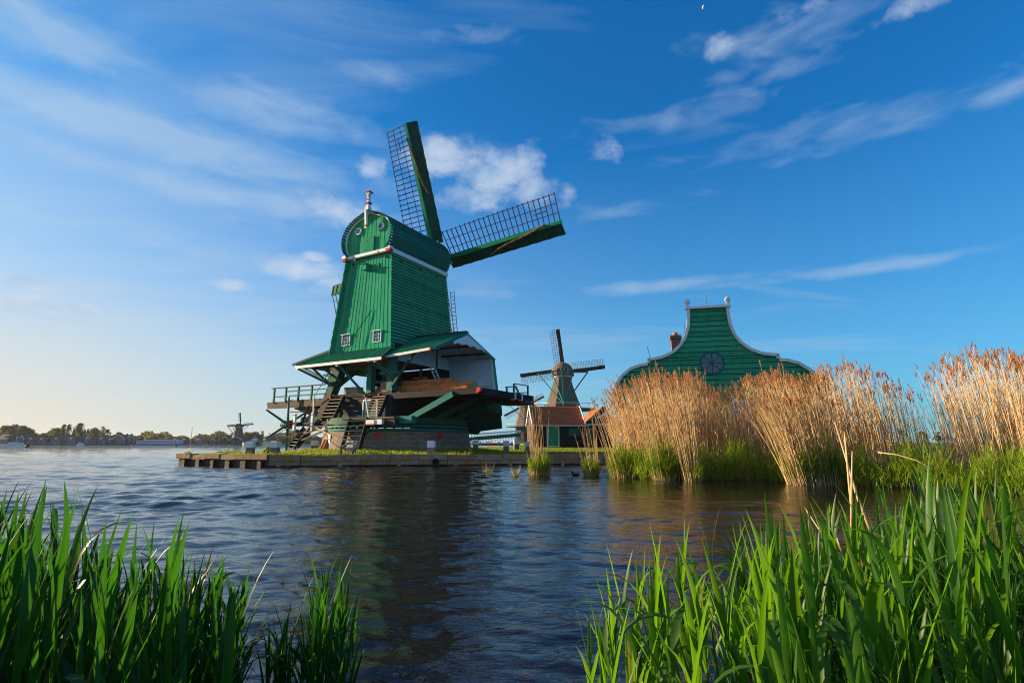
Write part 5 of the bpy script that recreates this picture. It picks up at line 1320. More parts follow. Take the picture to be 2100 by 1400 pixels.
TR = [(10, 874, 38, 'round', 'tree', 'broad tree at the left edge of the far shore'), (25, 871, 30, 'round', 'tree', 'tall round tree second from the left edge'), (40, 872, 32, 'round', 'tree', 'dense round tree over the red brown house'), (60, 884, 28, 'round', 'tree_yellow', 'low spreading yellow green tree over red roofs'),
      (86, 889, 20, 'round', 'tree_dark', 'thin low tree standing alone over the roofs'), (99, 896, 9, 'bush', 'tree_yellow', 'small golden bush between the roofs'), (113, 879, 32, 'round', 'tree', 'broad tree left of the poplars'), (126, 871, 9, 'poplar', 'tree_dark', 'slim poplar left of its taller twin'),
      (136, 871, 13, 'poplar', 'tree_dark', 'poplar of the first pair with the sharp top'), (148, 880, 6, 'poplar', 'tree_dark', 'thin poplar left of the tallest one'), (160, 869, 20, 'poplar', 'tree_dark', 'tallest and widest poplar of the far shore'), (177, 880, 7, 'poplar', 'tree', 'small poplar right of the tallest one'),
      (190, 877, 22, 'round', 'tree', 'round tree right of the poplars'), (207, 875, 14, 'poplar', 'tree', 'tall oval tree at the end of the tree row'), (217, 880, 14, 'round', 'tree_dark', 'loose dark tree closing the tree row'), (242, 887, 20, 'round', 'tree_dark', 'round tree over the big grey roof'),
      (228, 893, 14, 'bush', 'tree', 'bush left of the round tree over the big roof'), (276, 895, 20, 'bush', 'tree_yellow', 'yellowish bush left of the white hall'), (290, 895, 22, 'bush', 'tree', 'green tree over the left end of the white hall'), (312, 894, 26, 'round', 'tree_yellow', 'pale round tree behind the white hall'),
      (345, 898, 20, 'bush', 'tree', 'low tree behind the right part of the white hall'), (362, 898, 18, 'bush', 'tree_yellow', 'low yellowish tree right of the white hall'), (381, 897, 16, 'bush', 'tree', 'bushy tree left of the mast'), (407, 890, 8, 'cone', 'tree_dark', 'dark pointed conifer right of the mast'),
      (420, 891, 14, 'cone', 'tree_yellow', 'pointed yellow green tree'), (420, 900, 22, 'bush', 'tree_yellow', 'golden willow bush at the waterline'), (443, 895, 12, 'round', 'tree_dark', 'round dark tree left of the distant mill'), (505, 887, 34, 'bush', 'tree', 'wooded mound right of the distant mill'),
      (522, 886, 30, 'bush', 'tree', 'second wooded mound behind the white motor boat'), (536, 885, 14, 'cone', 'tree_yellow', 'pale pyramid shaped tree behind the white motor boat'), (508, 899, 20, 'bush', 'tree', 'low bushes behind the motor boat bow'), (575, 893, 20, 'bush', 'tree_yellow', 'light bush seen under the capstan'),
      (600, 895, 20, 'bush', 'tree_yellow', 'light bush seen left of the wooden stair'), (625, 897, 18, 'bush', 'tree_yellow', 'light bush behind the wooden stair'), (648, 894, 20, 'bush', 'tree', 'bush behind the left edge of the brick base'), (610, 880, 9, 'cone', 'tree_dark', 'dark conifer beside the far tower block'), (560, 888, 12, 'cone', 'tree_dark', 'dark pointed tree left of the capstan')]
for i, (px, top, pw, kd, mt, lab) in enumerate(TR):
    Y = 292 + (px / 540.0) * 40 + (i * 7 % 12); k = Y / 1083.9
    if px > 440: Y = 330; k = Y / 1083.9
    tree('tree', lab, bx(px, Y), Y, .4, (911 - top) * k, pw * k, kd, M[mt], 'trees on the far shore', 2800 if pw > 15 else 1300)
for px, top, pw, Y, lab in ((1851, 876, 16, 160, 'small dark tree showing in the gap of the right reeds'), (1893, 880, 26, 170, 'low wide tree right of the small tree in the reed gap'), (1926, 878, 20, 170, 'tree half hidden by the right end reeds'), (1780, 882, 40, 200, 'distant tree behind the middle of the right reeds')):
    k = Y / 1083.9; tree('tree', lab, bx(px, Y), Y, .8, (908 - top) * k, pw * k, 'bush', M['tree_dark'], 'trees behind the right reeds', 500)

# low continuous wood closing the shore behind the houses
g = np.random.default_rng(5); C = []
for px in np.arange(-60, 670, 1.1):
    Y = 345 + g.random() * 20; k = Y / 1083.9; h = (17 + 5 * math.sin(px * .045) + 3.5 * math.sin(px * .17 + 1)) * k
    for j in range(16): C.append((bx(px, Y) + g.normal() * .8, Y + g.normal(), .4 + h * g.random() ** .8))
V, F = scatter_quads(np.array(C), .75, g)
tag(link('far_wood', arr_mesh('far_wood', V, F, [M['tree']])), 'low band of trees and bushes along the far shore', 'woodland', kind='stuff')

# ---------------------------------------------------------------- boats and buoys
def hull(q, L, B, Hh, bow=.35, mi=0, z0=-.15):
    n = 9; st = []
    for i in range(n):
        f = i / (n - 1); w = B / 2 * (1 - max(0, (f - (1 - bow)) / bow) ** 2) * (.82 + .18 * min(1, f * 4)); sh = Hh * (1 + .35 * max(0, f - .5))
        x = -L / 2 + L * f; fl = .72
        st.append([(x - .15 * L * (f > .95) * .2, -w * fl, z0), (x, -w, sh), (x, w, sh), (x - .15 * L * (f > .95) * .2, w * fl, z0)])
    for a, b in zip(st[:-1], st[1:]): q.hexa(a, b, mi)
    return q


Y = 232; t = thing('motor_boat', 'white motor yacht with raised cabin beyond the left tip post', 'boat', (bx(518, Y), Y, 0), R(188))
hull(MB(), 8.6, 2.6, 1.15).build('hull', M['white'], t)
MB().hexa([(-3.2, -1.0, 1.1), (2.0, -1.0, 1.2), (2.0, 1.0, 1.2), (-3.2, 1.0, 1.1)], [(-3.0, -.9, 2.1), (1.0, -.85, 2.1), (1.0, .85, 2.1), (-3.0, .9, 2.1)]).build('cabin', M['white'], t)
MB().box(-2.9, .9, -1.02, 1.02, 1.55, 1.95).build('cabin_window', M['glass'], t)
MB().hexa([(-1.8, -.8, 2.1), (.4, -.8, 2.1), (.4, .8, 2.1), (-1.8, .8, 2.1)], [(-1.7, -.75, 3.0), (-.2, -.75, 3.0), (-.2, .75, 3.0), (-1.7, .75, 3.0)]).build('flybridge', M['white'], t)
MB().box(-3.9, -3.0, -1.1, 1.1, 1.1, 1.8).build('stern_cover', M['blue'], t)
MB().tube([(-.9, 0, 3.0), (-1.0, 0, 4.1)], .05, 5).build('mast', M['steel'], t)
Y = 248; t = thing('sailing_boat', 'moored sailing boat with bare mast at the far left shore', 'boat', (bx(30, Y), Y, 0), R(4))
hull(MB(), 9.0, 2.4, .9).build('hull', M['white'], t); MB().box(-2, 1.5, -.8, .8, .9, 1.4).build('cabin', M['steel'], t); MB().tube([(.6, 0, .9), (.5, 0, 8.2)], .07, 6).build('mast', M['steel'], t); MB().beam((.5, 0, 1.7), (-3.4, 0, 1.8), .12, .25).build('boom', M['blue'], t)
Y = 268; t = thing('small_cruiser', 'small white cruiser moored below the poplars', 'boat', (bx(166, Y), Y, 0), R(3)); hull(MB(), 3.4, 1.5, .7).build('hull', M['white'], t); MB().box(-.9, .6, -.55, .55, .7, 1.25).build('cabin', M['steel'], t)
Y = 262; t = thing('small_cruiser', 'white open boat at the far left picture edge', 'boat', (bx(6, Y), Y, 0), R(6)); hull(MB(), 3.2, 1.4, .7).build('hull', M['white'], t); MB().box(-.8, .3, -.5, .5, .7, 1.1).build('cabin', M['blue'], t)
for px, py, Y, m, lab, s in ((57, 912, 150, 'iron', 'dark cone shaped buoy on the water far left', .55), (362, 912, 190, 'red', 'small red and white ball buoy before the white hall', .38), (271, 912, 210, 'white', 'tiny pale float left of the white hall', .22)):
    t = thing('buoy', lab, 'buoy', (bx(px, Y), Y, 0), 0, 'buoys on the lake')
    MB().lathe((0, 0), [(.2 * s * 2, -.15), (s, -.05), (s * 1.05, s * .35), (s * .8, s * .8), (s * .3, s * 1.4), (.02, s * 1.6)], 14).build('float', M[m], t, smooth=True)
    MB().tube([(0, 0, s * 1.5), (0, 0, s * 2.0)], s * .12, 6).build('top_mark', M['white'], t)

# right of the mill: boom, red boat and small craft on the channel behind the grass
def boom():
    Y0 = 62; t = thing('green_boom', 'long green railed timber boom lying above the grass right of the mill', 'boom', (bx(962, Y0), Y0, 1.25), 0)
    L = bx(1068, Y0) - bx(962, Y0)
    MB().beam((0, 0, .38), (L, 3.2, 1.02 - .08), .34, .42).build('beam', M['teal'], t); MB().beam((.5, 0, .98), (L, 3.2, 1.42), .16, .14).build('top_rail', M['pale'], t)
    for k in range(18):
        f = (k + .5) / 18; x, y, z = L * f, 3.2 * f, .38 + .56 * f
        MB().beam((x, y, z + .15), (x + .18, y, z + .55 - .1 * f), .10, .10).build('slat', M['pale'], t)
        MB().beam((x, y, z - .2), (x + .2, y, z - .5), .06, .06).build('brace', M['teal'], t)
    for f in (.1, .9): MB().beam((L * f, 3.2 * f, -1), (L * f, 3.2 * f, .4), .2, .2).build('leg', M['post'], t)


boom()
Y = 150
for px, L, m, lab in ((1005, 4.0, 'red', 'bright red sloop lying in the channel right of the mill'), (968, 2.2, 'white', 'white dinghy in the channel close to the brick base'), (985, 2.2, 'blue', 'blue and white dinghy left of the red sloop'), (1052, 2.0, 'blue', 'blue dinghy between the mooring posts'), (1024, 2.4, 'house_brown', 'brown rowing boat right of the red sloop')):
    Y += 2; t = thing('channel_boat', lab, 'boat', (bx(px, Y), Y, .5), R(rnd.uniform(-15, 15)), 'boats in the channel')
    hull(MB(), L, L * .35, .55).build('hull', M[m], t); MB().box(-L * .3, L * .05, -L * .1, L * .1, .55, .95).build('cabin', M['white'], t); MB().beam((L * .1, 0, .5), (L * .1, 0, 1.5), .06, .06).build('mast', M['post'], t)
mb = MB(); mb.hexa([(-30, 110, .1), (2, 110, .1), (3, 160, .1), (-30, 160, .1)], [(-30, 110, .8), (2, 110, .8), (3, 160, .8), (-30, 160, .8)]) if 0 else None

# water birds
def coot(px, py, label, rz, s=1.0):
    Y = EYE / -slope(py); t = tag(thing('coot', label, 'bird', (bx(px, Y) * (1.0), Y, 0), rz), label, 'bird', 'coots')
    # one continuous body: stern, back, breast, neck and head as one swept form
    sp = [(-.20, .06, .012), (-.15, .065, .05), (-.06, .06, .085), (.05, .055, .088), (.12, .07, .065), (.145, .12, .042), (.15, .165, .040), (.165, .195, .042), (.20, .20, .030), (.225, .195, .014)]
    MB().tube([(x * s, 0, z * s) for x, z, r in sp], [r * s for x, z, r in sp], 12).build('body', M['feather'], t, smooth=True)
    MB().hexa([(.215 * s, -.012 * s, .185 * s), (.215 * s, .012 * s, .185 * s), (.215 * s, .012 * s, .215 * s), (.215 * s, -.012 * s, .215 * s)], [(.262 * s, -.004, .185 * s), (.262 * s, .004, .185 * s), (.262 * s, .004, .192 * s), (.262 * s, -.004, .192 * s)]).build('bill', M['white'], t)


coot(1179, 976, 'dark coot swimming between the two reed tufts', R(170), .8)
coot(598, 959, 'small dark water bird swimming along the quay foot', R(200), .65)

# ---------------------------------------------------------------- plants
def blades(base, az, length, lean, droop, width, K=6, fold=0.0, taper=1.0, twist=0.0, g=None):
    """ribbon leaves; returns V (n, K+1, m, 3) with m = 2 or 3 (folded)"""
    n = len(base); s = np.linspace(0, 1, K + 1)[None, :]
    th = lean[:, None] + droop[:, None] * s ** 1.7                   # angle from upright
    ds = length[:, None] / K
    dx = np.sin(th) * ds; dz = np.cos(th) * ds
    r = np.concatenate([np.zeros((n, 1)), np.cumsum(dx[:, :-1] * .5 + dx[:, 1:] * .5, 1)], 1)
    z = np.concatenate([np.zeros((n, 1)), np.cumsum(dz[:, :-1] * .5 + dz[:, 1:] * .5, 1)], 1)
    ca, sa = np.cos(az)[:, None], np.sin(az)[:, None]
    P = np.stack([base[:, 0:1] + r * ca, base[:, 1:2] + r * sa, base[:, 2:3] + z], -1)
    w = width[:, None] * (np.minimum(1, .45 + s * 3.0) * (1 - s ** (1.6 * taper)) ** .9 + .012)
    tw = (twist[:, None] if isinstance(twist, np.ndarray) else np.full((n, 1), twist)) * s
    side = np.stack([-sa * np.cos(tw) , ca * np.cos(tw), np.sin(tw) * np.ones_like(s)], -1)
    up = np.stack([-np.cos(th) * ca, -np.cos(th) * sa, np.sin(th)], -1)
    Lp = P - side * w[..., None] * .5; Rp = P + side * w[..., None] * .5
    if fold:
        Lp = Lp + up * (w * fold)[..., None]; Rp = Rp + up * (w * fold)[..., None]
        return np.stack([Lp, P, Rp], 2)
    return np.stack([Lp, Rp], 2)


def ribbons(V):
    n, k1, m, _ = V.shape; K = k1 - 1
    b = (np.arange(n) * k1 * m)[:, None, None]; i = np.arange(K)[None, :, None] * m; j = np.arange(m - 1)[None, None, :]
    a = b + i + j
    F = np.stack([a, a + 1, a + 1 + m, a + m], -1).reshape(-1, 4)
    return V.reshape(-1, 3), F


def merge(parts_):
    Vs, Fs, Ms, o = [], [], [], 0
    for V, F, mi in parts_:
        Vs.append(V); Fs.append(F + o); Ms.append(np.full(len(F), mi)); o += len(V)
    return np.concatenate(Vs), np.concatenate(Fs), np.concatenate(Ms)


# lawn grass
def lawn_grass():
    g = np.random.default_rng(21); P = []
    while len(P) < 70000:
        x, y = g.uniform(-19.3, 9), 27.4 + 25 * g.random() ** 1.8
        if inside(x, y, LAND) and math.hypot(x - RING[0], y - RING[1]) > 5.1: P.append((x, y, ground_z(x, y) - .03))
    P = np.array(P); n = len(P)
    edge = (P[:, 1] < 28.3 + np.maximum(0, P[:, 0] + 12.5) * .195)
    ln = g.uniform(.06, .13, n) + np.where(edge, g.random(n) ** 3 * .24, 0)
    V = blades(P, g.random(n) * 6.28, ln, g.uniform(0, .5, n), g.uniform(0, .8, n), g.uniform(.025, .045, n), K=2)
    V, F = ribbons(V); tag(link('grass', arr_mesh('grass', V, F, [M['grassblade']])), 'short sunlit grass covering the quay bank', 'grass', kind='stuff')


lawn_grass()


def weed(px, Y, h, label, n=26):
    g = np.random.default_rng(int(px)); x = bx(px, Y); z = ground_z(x, Y) - .02
    t = thing('weed', label, 'plant', (x, Y, z), 0, 'weeds on the quay')
    q = MB()
    for k in range(3): q.tube([(0, 0, 0), (g.normal() * .05, g.normal() * .05, h * .6), (g.normal() * .12, g.normal() * .12, h)], .012, 4, r1=.004)
    q.build('stem', M['leaf_mid'], t)
    B = np.stack([g.normal(size=n) * .10, g.normal(size=n) * .10, g.random(n) * h], 1)
    V = blades(B, g.random(n) * 6.28, g.uniform(.10, .2, n), g.uniform(.5, 1.3, n), g.uniform(0, .9, n), g.uniform(.06, .11, n), K=4)
    V, F = ribbons(V); link('leaves', arr_mesh('leaves', V, F, [M['leaf_mid']]), t)


for px, Y, h, lab in ((467, 28.9, .42, 'leafy weed at the quay edge left of the tip post'), (548, 27.9, .62, 'tall leafy weed hanging over the joint of the old and new quay'), (491, 28.5, .26, 'small weed on the old quay near its middle'), (390, 29.9, .28, 'low weed tuft at the very left end of the quay'), (748, 29.2, .3, 'small weed at the foot of the brick base'), (840, 28.9, .24, 'weed growing over the outfall pipe')):
    weed(px, Y, h, lab)


# ---- dry reed stems with plumes
def reed_stems(P, H, lean_az, lean, g, plume=.6, width=.0125, leaves=2, tall=None):
    n = len(P); K = 5; out = []
    s = np.linspace(0, 1, K + 1)[None, :]
    th = lean[:, None] * (0.55 + .75 * s)
    r = np.concatenate([np.zeros((n, 1)), np.cumsum(np.sin(th[:, 1:]) * H[:, None] / K, 1)], 1); z = np.concatenate([np.zeros((n, 1)), np.cumsum(np.cos(th[:, 1:]) * H[:, None] / K, 1)], 1)
    C = np.stack([P[:, 0:1] + r * np.cos(lean_az)[:, None], P[:, 1:2] + r * np.sin(lean_az)[:, None], P[:, 2:3] + z], -1)
    w = (width * (1 - .6 * s))[..., None]
    ring = [np.array([math.cos(a), math.sin(a), 0]) for a in (0.3, 2.4, 4.5)]
    V = np.stack([C + w * q for q in ring], 2)
    nV = V.reshape(-1, 3); b = (np.arange(n) * (K + 1) * 3)[:, None, None]; i = np.arange(K)[None, :, None] * 3; j = np.arange(3)[None, None, :]; j2 = (np.arange(3)[None, None, :] + 1) % 3
    F = np.stack([b + i + j, b + i + j2, b + i + 3 + j2, b + i + 3 + j], -1).reshape(-1, 4)
    out.append((nV, F, 0))
    # ragged dry leaves
    if leaves:
        m = n * leaves; idx = np.repeat(np.arange(n), leaves); f = g.uniform(.12, .92, m); i0 = np.minimum((f * K).astype(int), K - 1); ff = (f * K - i0)[:, None]
        B = C[idx, i0] * (1 - ff) + C[idx, i0 + 1] * ff
        V = blades(B, g.normal(lean_az[idx], 1.3), g.uniform(.12, .38, m), g.uniform(.1, .9, m), g.uniform(.2, 1.8, m), g.uniform(.008, .017, m), K=3)
        v, q = ribbons(V); out.append((v, q, 0))
    # plumes: fine sprays drooping to leeward
    sel = np.where(g.random(n) < (plume if tall is None else np.where(tall > .90, .95, np.where(tall > .80, .30, .04))))[0]; m = 15; idx = np.repeat(sel, m); f = np.tile(np.linspace(0, 1, m), len(sel))
    tip, pre = C[idx, K], C[idx, K - 1]; d = tip - pre; d /= np.linalg.norm(d, axis=1, keepdims=True); pl = np.repeat(g.uniform(.18, .34, len(sel)), m)
    B = tip + d * (f * pl)[:, None] * .85 - d * .06
    V = blades(B, g.normal(lean_az[idx] + .2, 1.1), pl * (.62 - .42 * f) * g.uniform(.6, 1.1, len(idx)), g.uniform(.12, .55, len(idx)) + lean[idx], g.uniform(.1, .9, len(idx)), g.uniform(.016, .034, len(idx)), K=2, taper=1.6)
    v, q = ribbons(V); out.append((v, q, 1))
    return out


def green_tuft(P, g, hmin, hmax, leafw=(.018, .034), per=6, lean_az=None):
    """young green reed: short upright shoots with narrow leaves"""
    n = len(P); rad = np.hypot(P[:, 0], P[:, 1]); rel = rad / max(rad.max(), 1e-6); H = g.uniform(hmin, hmax, n) * (1 - .38 * rel ** 2); oa = np.arctan2(P[:, 1], P[:, 0]); P = P * np.array([.72, .72, 1]); idx = np.repeat(np.arange(n), per); m = len(idx); f = g.uniform(.15, .85, m)
    off = .40 * rel[idx] * f * H[idx] * .8
    B = P[idx] + np.stack([g.normal(size=m) * .02 + off * np.cos(oa[idx]), g.normal(size=m) * .02 + off * np.sin(oa[idx]), f * H[idx] * .8], 1)
    V = blades(B, np.where(g.random(m) < .55, oa[idx] + g.normal(0, .8, m), g.random(m) * 6.28), H[idx] * g.uniform(.25, .5, m), g.uniform(.08, .6, m), g.uniform(.1, 1.3, m), g.uniform(*leafw, m), K=4, taper=1.2)
    v, q = ribbons(V)
    S = blades(P, oa, H, .38 * rel + g.uniform(0, .06, n), g.uniform(0, .1, n), np.full(n, .010), K=2); v2, q2 = ribbons(S)
    ns = n * 2; si = np.repeat(np.arange(n), 2); SB = blades(P[si] + np.stack([g.normal(size=ns) * .05, g.normal(size=ns) * .05, np.zeros(ns)], 1), oa[si], g.uniform(.25, .62, ns), np.abs(.38 * rel[si] + g.normal(0, .06, ns)), g.normal(0, .1, ns), np.full(ns, .012), K=2, taper=3.); v3, q3 = ribbons(SB)
    return [(v, q, 2), (v2, q2, 2), (v3, q3, 0)]


RM = [M['stem'], M['plume'], M['leaf_mid']]


def wl(py): return EYE / -slope(py)


def reed_clump(px, py, r, n_st, n_gr, hs, hg, lean, label, grp='reed tufts along the water', spread=.5, rx=None, plume=.6):
    """one tussock: fans out from its foot; dry stems with plumes over young green shoots"""
    g = np.random.default_rng(int(px * 3 + py)); Y = wl(py) + r; x = bx(px, Y)
    t = thing('reed_clump', label, 'reeds', (x, Y, -.02), 0, grp); rx = rx or r
    def pos(n): a = g.random(n) * 6.28; q = np.sqrt(g.random(n)); return np.stack([rx * q * np.cos(a), r * q * np.sin(a), np.full(n, -.1)], 1)
    if n_st:
        P = pos(n_st); out = P[:, 0] / rx
        ln = np.abs(lean + g.normal(0, .05, n_st) - out * spread * .22); az = np.where(lean - out * spread * .22 > 0, math.pi, 0) + g.normal(0, .35, n_st)
        H = g.uniform(hs[0], hs[1], n_st)
        V, F, mi = merge(reed_stems(P, H, az, ln, g, plume)); link('dry_stems', arr_mesh('dry_stems', V, F, RM, mi), t)
    if n_gr:
        P = pos(n_gr); V, F, mi = merge(green_tuft(P, g, hg[0], hg[1])); link('green_leaves', arr_mesh('green_leaves', V, F, RM, mi), t)
    return t


reed_clump(1106, 975, .42, 26, 230, (1.6, 3.1), (.55, 1.30), .08, 'round green reed tuft with a few tall dry stems in front of the dark shed', plume=.5)
reed_clump(1211, 976, .34, 16, 130, (1.5, 2.6), (.5, 1.10), .14, 'small green reed tuft left of the long reed bank', plume=.4)
reed_clump(1282, 980, .5, 40, 330, (2.2, 3.2), (.8, 1.5), .20, 'first bushy reed tuft at the left end of the reed bank', rx=.6)
reed_clump(1362, 985, .55, 46, 380, (2.3, 3.4), (.8, 1.6), .12, 'bright green tuft with rusty stems, second in the reed bank')
reed_clump(1418, 987, .34, 50, 70, (2.4, 3.4), (.6, 1.2), .10, 'darker narrow tuft right of the bright green one')
reed_clump(1600, 986, .40, 30, 160, (2.0, 2.9), (.5, 1.2), .16, 'short green tuft left of the big leaning clump')
reed_clump(1664, 996, .42, 230, 240, (2.4, 3.35), (.8, 1.7), .19, 'big fan shaped clump of dry reeds leaning left over the water', spread=1.0, rx=.85)
for px, py, h, lab in ((1003, 968, .35, 'sparse green shoots standing in open water'), (1057, 976, .5, 'thin green shoots beside the round reed tuft')): reed_clump(px, py, .14, 0, 14, (1, 1), (h * .6, h), 0, lab, grp='green shoots in the water')


def reed_bed():
    g = np.random.default_rng(77); P = []; H = []; LN = []; TL = []
    def prof(px):      # photo row of the stem tops
        return np.interp(px, [1235, 1270, 1330, 1400, 1440, 1480, 1530, 1600, 1650, 1700, 1740, 1790, 1840, 1880, 1920, 1960, 2020, 2080, 2200, 2400], [800, 775, 758, 752, 780, 800, 765, 745, 765, 745, 728, 745, 775, 800, 735, 715, 708, 720, 715, 720])
    def front(px): return np.interp(px, [1235, 1340, 1450, 1560, 1660, 1740, 1850, 1950, 2100, 2300, 2500], [20.2, 18.4, 18.2, 17.9, 16.3, 15.7, 15.0, 14.2, 13.2, 12.4, 11.8])
    dens = lambda px: np.interp(px, [1230, 1260, 1700, 1730, 1800, 1830, 1900, 1925, 2000, 2400], [.5, 1, .9, .62, .52, .24, .16, .46, .56, .6]) * np.interp(px, [1430, 1470, 1550, 1600], [1, .8, .85, 1])
    px = g.uniform(1240, 2330, 5000); px = px[g.random(len(px)) < dens(px)]
    for p in px:
        Y = front(p) + 3.0 * g.random() ** 1.0 + .55; zt = EYE + slope(prof(p)) * Y
        if zt < 1: continue
        rel = 1 - .36 * g.random() ** 1.2 + (.10 * g.random() if g.random() < .10 else 0); TL.append(rel); h = zt * rel - .1; P.append((bx(p, Y) + .18 * zt * .9, Y, -.1)); H.append(h * g.uniform(.94, 1.03)); LN.append(np.interp(p, [1240, 1400, 1640, 1760, 2000], [.24, .10, .20, .13, .12]) + g.normal(0, .055))
    P = np.array(P); H = np.array(H); LN = np.array(LN); az = np.where(LN > 0, math.pi, 0) + g.normal(0, .5, len(P))
    parts_ = reed_stems(P, H, az, np.abs(LN), g, .62, tall=np.array(TL))
    # low growth: green in front at the left, darker and taller to the right
    n = 4200; q = g.uniform(1245, 2330, n); Y = front(q) - .12 + 2.2 * g.random(n) ** 1.6
    hg = np.interp(q, [1245, 1450, 1600, 1700, 2000, 2300], [1.65, 1.75, 1.65, 1.7, 1.5, 1.45]) * (0.80 + .28 * np.sin(q * .055) * np.sin(q * .021 + 1) + .10 * np.sin(q * .19))
    GP = np.stack([np.array([bx(a, b) for a, b in zip(q, Y)]), Y, np.full(n, -.1)], 1)
    for k in range(n):
        parts = None
    idx = np.argsort(q); GP = GP[idx]; hg = hg[idx]
    H2 = hg * g.uniform(.55, 1.1, n); per = 5; ii = np.repeat(np.arange(n), per); m = len(ii); f = g.uniform(.1, .85, m)
    B = GP[ii] + np.stack([g.normal(size=m) * .03, g.normal(size=m) * .03, f * H2[ii] * .8], 1)
    V = blades(B, g.random(m) * 6.28, H2[ii] * g.uniform(.25, .5, m), g.uniform(.06, .6, m), g.uniform(.1, 1.4, m), g.uniform(.016, .030, m), K=4, taper=1.2); v, fq = ribbons(V); parts_.append((v, fq, 2))
    # old broken stalks near the waterline
    n = 1500; q = g.uniform(1250, 2330, n); Y = front(q) + .05 + 1.0 * g.random(n)
    BP = np.stack([np.array([bx(a, b) for a, b in zip(q, Y)]), Y, np.full(n, -.1)], 1)
    V = blades(BP, g.random(n) * 6.28, g.uniform(.4, 1.3, n), np.abs(g.normal(0, .16, n)), g.normal(0, .25, n), g.uniform(.008, .014, n), K=3, taper=2.); v, fq = ribbons(V); parts_.append((v, fq, 0))
    n = 130; q = g.uniform(1400, 2100, n); Y = front(q) + .05 + .5 * g.random(n)
    BP = np.stack([np.array([bx(a, b) for a, b in zip(q, Y)]), Y, g.uniform(-.05, .4, n)], 1)
    V = blades(BP, g.random(n) * 6.28, g.uniform(.5, 1.4, n), g.uniform(.5, 1.35, n), g.normal(0, .3, n), g.uniform(.010, .016, n), K=4, taper=2.); v, fq = ribbons(V); parts_.append((v, fq, 0))
    V, F, mi = merge(parts_)
    tag(link('reed_bed', arr_mesh('reed_bed', V, F, RM, mi)), 'tall dry golden reed bank with green undergrowth along the right shore', 'reeds', kind='stuff')


reed_bed()
# bank under the reeds
mb = MB(); pts = [(4.6, 21.3), (6.2, 19.2), (9, 18.8), (12, 17.4), (16, 15.2), (22, 14.2), (34, 12), (34, 26), (20, 28), (9, 31), (4.6, 31)]
mb.hexa([(x, y, -.9) for x, y in pts], [(x, y + .3, .03) for x, y in pts]); structure(mb.build('reed_bank', M['earth']))


def stalk(label, pts, r):
    o = Vector(pts[0]); me = MB().tube([Vector(p) - o for p in pts], r, 6, r1=r * .5).build('dry_stalk', M['stem'], smooth=True); me.location = o; tag(me, label, 'reed stalk', 'old stalks in the right foreground')


def pt(px, py, Y):
    v = (700 - py) / 1064; c, s = math.cos(PITCH), math.sin(PITCH); k = Y / (c - v * s)
    return (((px - 1050) / 1064) * k, Y, EYE + (s + v * c) * k)


stalk('tallest pale dry stalk standing in the right foreground', [pt(1790, 1100, 4.4), pt(1757, 1015, 4.5), pt(1735, 940, 4.6), pt(1712, 865, 4.7)], .013)
stalk('second pale stalk crossing the tallest one', [pt(1752, 1090, 4.2), pt(1742, 1000, 4.3), pt(1733, 900, 4.4), pt(1727, 845, 4.4)], .010)
stalk('short broken stalk beside the two tall pale stalks', [pt(1747, 1100, 4.0), pt(1746, 1010, 4.0), pt(1748, 925, 4.05)], .011)
stalk('arched fallen stalk hanging over the dark reed foot', [pt(1800, 927, 9.6), pt(1840, 932, 9.4), pt(1880, 944, 9.2), pt(1920, 966, 9.0)], .012)
stalk('thin dry stalk leaning in the water below the reed clump', [pt(1702, 1125, 4.6), pt(1680, 1085, 4.7), pt(1650, 1040, 4.8)], .008)
stalk('thin dry stalk right of the leaning one', [pt(1725, 1130, 4.4), pt(1716, 1100, 4.5), pt(1704, 1075, 4.6)], .008)


